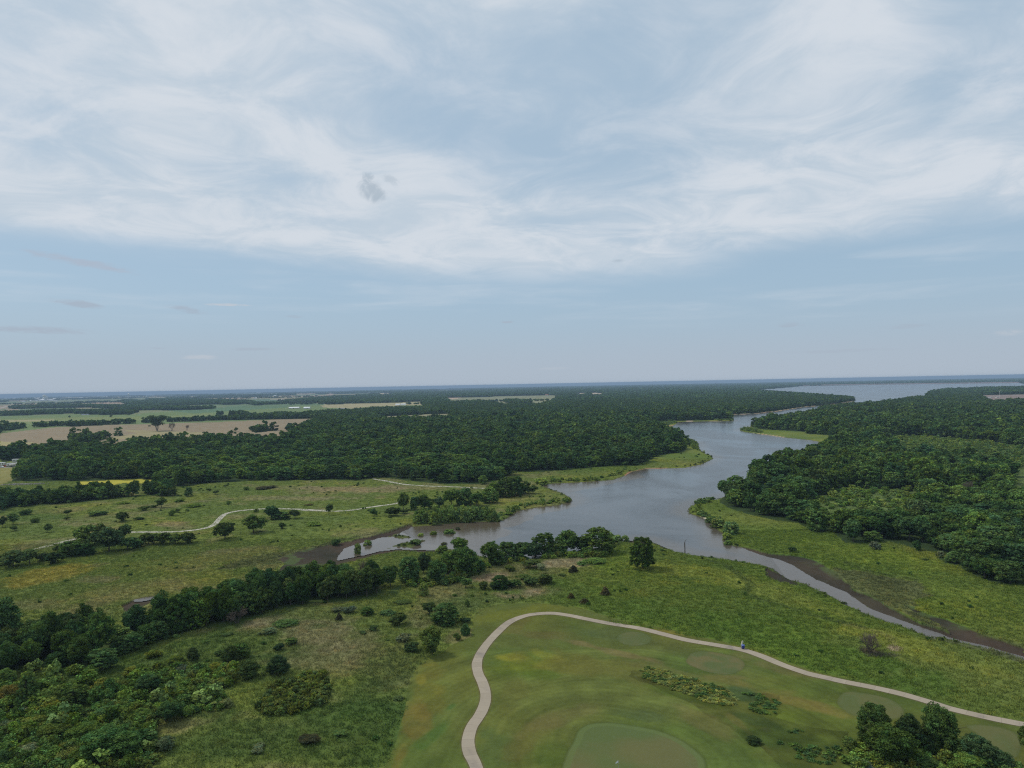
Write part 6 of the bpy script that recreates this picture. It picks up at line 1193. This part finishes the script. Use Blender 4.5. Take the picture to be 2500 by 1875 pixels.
for i, (pan, x_, y_, w_) in enumerate(FAR):
    pn = {'C': 'beyond the central woods', 'B': 'beyond the middle fields', 'A': 'on the far left plain', 'D': 'beyond the big lake'}[pan]
    q_ = sorted(a[1] for a in FAR if a[0] == pan).index(x_)
    house(pan, x_, y_, w_, 5, '%s from the left of the pale low sheds ' % ORD[q_] + pn, 'whiteroof', 'offwhite', 30, 0, 'shed', 'shed', 'pale low sheds ' + pn)
# town on the left horizon
grp = 'pale buildings of the far town'
TOWN = [(286, 240, 16, 10), (300, 246, 20, 12), (322, 250, 22, 14), (340, 240, 30, 20), (366, 246, 16, 12), (392, 248, 34, 9), (414, 236, 24, 8), (424, 252, 18, 7), (270, 250, 12, 8), (232, 250, 12, 7), (190, 232, 26, 7), (170, 256, 16, 6), (40, 232, 26, 5), (106, 232, 20, 5), (268, 230, 14, 6), (295, 228, 18, 6), (530, 228, 22, 4), (640, 226, 60, 5), (720, 222, 90, 5), (800, 220, 50, 4)]
for i, (x_, y_, w_, h_) in enumerate(sorted(TOWN)):
    house('A', x_, y_, w_, h_, '%s from the left of the pale buildings on the left horizon' % ORD[i], 'whiteroof' if i % 3 else 'greyroof', 'white', 40, 0, 'building', 'building', grp)
X, Y, Z = at_px('A', 345, 240); k = Y / FPX / 3.16
for j, dx in enumerate((-14, -5, 4, 12)):
    si = empty('grain_silo', (X + dx * k, Y + 20, Z)); tag(si, '%s from the left of the white grain silos below the broad water tower' % ORD[j], 'silo', 'grain silos'); hh = (22 + 5 * (j % 2)) * k; rr = 4.2 * k
    MB().lathe([(rr, -1), (rr, hh)], 14).build('shell', M['white'], si); MB().lathe([(rr * 1.05, hh), (rr * .2, hh + rr * .5)], 14).build('roof', M['greyroof'], si)
X, Y, Z = at_px('A', 342, 246); k = Y / FPX / 3.16; wt = empty('water_tower', (X, Y, Z)); tag(wt, 'broad white water tower above the silos of the far town', 'water tower'); r_ = 13 * k; b = 26 * k
MB().lathe([(r_ * .2, b), (r_ * .8, b + 5 * k), (r_, b + 10 * k), (r_ * .95, b + 14 * k), (r_ * .6, b + 17.5 * k), (r_ * .1, b + 19 * k)], 20).build('tank', M['white'], wt, True)
for a in range(6): t = a * math.pi / 3; MB().tube((r_ * .9 * math.cos(t), r_ * .9 * math.sin(t), -1), (r_ * .8 * math.cos(t), r_ * .8 * math.sin(t), b + 8 * k), .9 * k, .8 * k, 6).build('leg', M['white'], wt)
X, Y, Z = at_px('A', 992, 232); k = Y / FPX / 3.16; wt = empty('water_tower', (X, Y, Z)); tag(wt, 'slim white water tower on straight legs over the far plain', 'water tower'); r_ = 7 * k; b = 28 * k
MB().lathe([(r_ * .3, b), (r_ * .9, b + 3 * k), (r_, b + 8 * k), (r_ * .8, b + 12 * k), (r_ * .3, b + 15 * k), (0.3, b + 17 * k)], 18).build('tank', M['white'], wt, True); MB().tube((0, 0, -1), (0, 0, b + 1 * k), 1.3 * k, 1.3 * k, 8).build('riser', M['white'], wt)
for a in range(4): t = a * math.pi / 2 + .4; MB().tube((r_ * 1.0 * math.cos(t), r_ * math.sin(t), -1), (r_ * .85 * math.cos(t), r_ * .85 * math.sin(t), b + 6 * k), .6 * k, .5 * k, 6).build('leg', M['white'], wt)
for x_, yt, yb_, lab in ((853, 178, 215, 'left thin radio mast above the left horizon'), (910, 168, 214, 'taller thin radio mast above the left horizon')):
    X, Y, Z = at_px('A', x_, yb_); k = Y / FPX / 3.16; ma = empty('radio_mast', (X, Y, Z)); tag(ma, lab, 'radio mast', 'radio masts'); MB().tube((0, 0, 0), (0, 0, (yb_ - yt) * k), .35 * k, .22 * k, 4).build('mast', M['steel'], ma)
    for a in range(3): t = a * 2.09; MB().tube((8 * k * math.cos(t), 8 * k * math.sin(t), 0), (0, 0, (yb_ - yt) * k * .8), .05 * k, .05 * k, 3).build('guy_wire', M['steel'], ma)
X, Y, Z = at_px('C', 828, 122); k = Y / FPX / 3.16; ma = empty('radio_mast', (X, Y, Z)); tag(ma, 'single thin radio mast above the central horizon', 'radio mast', 'radio masts'); MB().tube((0, 0, 0), (0, 0, 36 * k), .3 * k, .2 * k, 4).build('mast', M['steel'], ma)
X, Y, Z = at_px('A', 1165, 362); k = Y / FPX / 3.16; po = empty('utility_pole', (X, Y, Z)); tag(po, 'pale utility pole in the green field behind the hedge', 'utility pole'); MB().tube((0, 0, -1), (0, 0, 30 * k), .22, .16, 6).build('pole', M['offwhite'], po); MB().quadbox((0, 0, 27 * k), (2.6, .15, .2)).build('crossarm', M['offwhite'], po)
# wind turbine on the right
X, Y, Z = at_px('D', 2025, 222); k = Y / FPX / 3.16; wtb = empty('wind_turbine', (X, Y, Z)); tag(wtb, 'small white three-bladed wind turbine above the right bank wood', 'wind turbine'); hb = 50 * k
MB().tube((0, 0, -1), (0, 0, hb), .75 * k, .5 * k, 10).build('tower', M['white'], wtb); MB().quadbox((0, 1 * k, hb - .9 * k), (1.8 * k, 5 * k, 1.8 * k)).build('nacelle', M['white'], wtb)
for a in (rad(30), rad(165), rad(268)):
    bl = MB(); L_ = 13 * k; c_, s_ = math.cos(a), math.sin(a)
    for (u0, u1, w0, w1) in ((0.4 * k, L_ * .3, .35 * k, .75 * k), (L_ * .3, L_, .75 * k, .2 * k)):
        q = [(u0, -w0), (u1, -w1), (u1, w1), (u0, w0)]; f_ = [(x_ * c_ - y_ * s_, -1.8 * k - .15 * k, hb + x_ * s_ + y_ * c_) for x_, y_ in q]; g_ = [(a_, b_ + .3 * k, c2_) for a_, b_, c2_ in f_]
        bl.poly(f_ + g_, [(0, 1, 2, 3), (7, 6, 5, 4), (0, 4, 5, 1), (1, 5, 6, 2), (2, 6, 7, 3), (3, 7, 4, 0)])
    bl.build('blade', M['white'], wtb)
# dam embankment across the big lake
A_ = np.array(pp("D 515,134 560,131 700,129 1000,124 1500,118 2000,112 2190,110")); X, Y = px2w(A_[:, 0], A_[:, 1]); prof = [(-40, -4), (-6, 9), (6, 9), (55, -4)]
X = np.interp(np.linspace(0, 1, 60), np.linspace(0, 1, len(X)), X); Y = np.interp(np.linspace(0, 1, 60), np.linspace(0, 1, len(Y)), Y); V = []; F = []
for i in range(60):
    for a, b in prof: V.append((X[i], Y[i] + a + 45, b + float(curve(X[i], Y[i]))))
for i in range(59):
    for j in range(3): F.append((i * 4 + j, (i + 1) * 4 + j, (i + 1) * 4 + j + 1, i * 4 + j + 1))
da = MB().poly(V, F).build('dam', M['riprap']); tag(da, 'long low reddish stone dam across the far end of the lake', 'dam')
# camp houses on the reddish ground right
for i, (x_, w_, y_) in enumerate(((1835, 22, 212), (1925, 14, 226), (1945, 10, 229), (1960, 12, 226), (2010, 14, 224))): house('D', x_, y_, w_, 8, '%s from the left of the pale cabins by the reddish parking ground' % ORD[i], 'greyroof', 'offwhite', 9, .1, 'cabin', 'cabin', 'cabins by the parking ground')
# rubble heap on the left field
X, Y, Z = at_px('A', 175, 893); rp = MB(); rg = random.Random(8)
for i in range(160): a = rg.gauss(0, 1); rp.quadbox((a * 7, rg.gauss(0, 1.2), -.2), (rg.uniform(.4, 1.5), rg.uniform(.4, 1.2), rg.uniform(.4, 1.0)), rg.uniform(0, 3), .7)
o = rp.build('rubble', M['stone']); o.location = (X, Y, Z); tag(o, 'low heap of pale broken stone in the left field', 'rubble', kind='stuff')
# ------------------------------------------------------------------ haze: one closed box of even air
hb_ = MB(); hb_.quadbox((0, 20000, -260), (78000, 52000, 260 + 74)); hz_o = hb_.v; me = bpy.data.meshes.new('haze'); me.from_pydata(hb_.v, [], hb_.f); me.update()
m = bpy.data.materials.new('haze'); m.use_nodes = True; n = NT(m.node_tree); m.node_tree.nodes.clear(); out = n.new('ShaderNodeOutputMaterial'); vo = n.new('ShaderNodeVolumePrincipled')
vo.inputs['Color'].default_value = (.42, .58, .78, 1); vo.inputs['Density'].default_value = HAZE; vo.inputs['Anisotropy'].default_value = 0.0
n.nt.links.new(vo.outputs[0], out.inputs['Volume']); me.materials.append(m); o = link('haze', me); tag(o, 'thin blue haze over the whole plain', 'haze', kind='stuff')
print('SCRIPT DONE', len(bpy.data.objects))
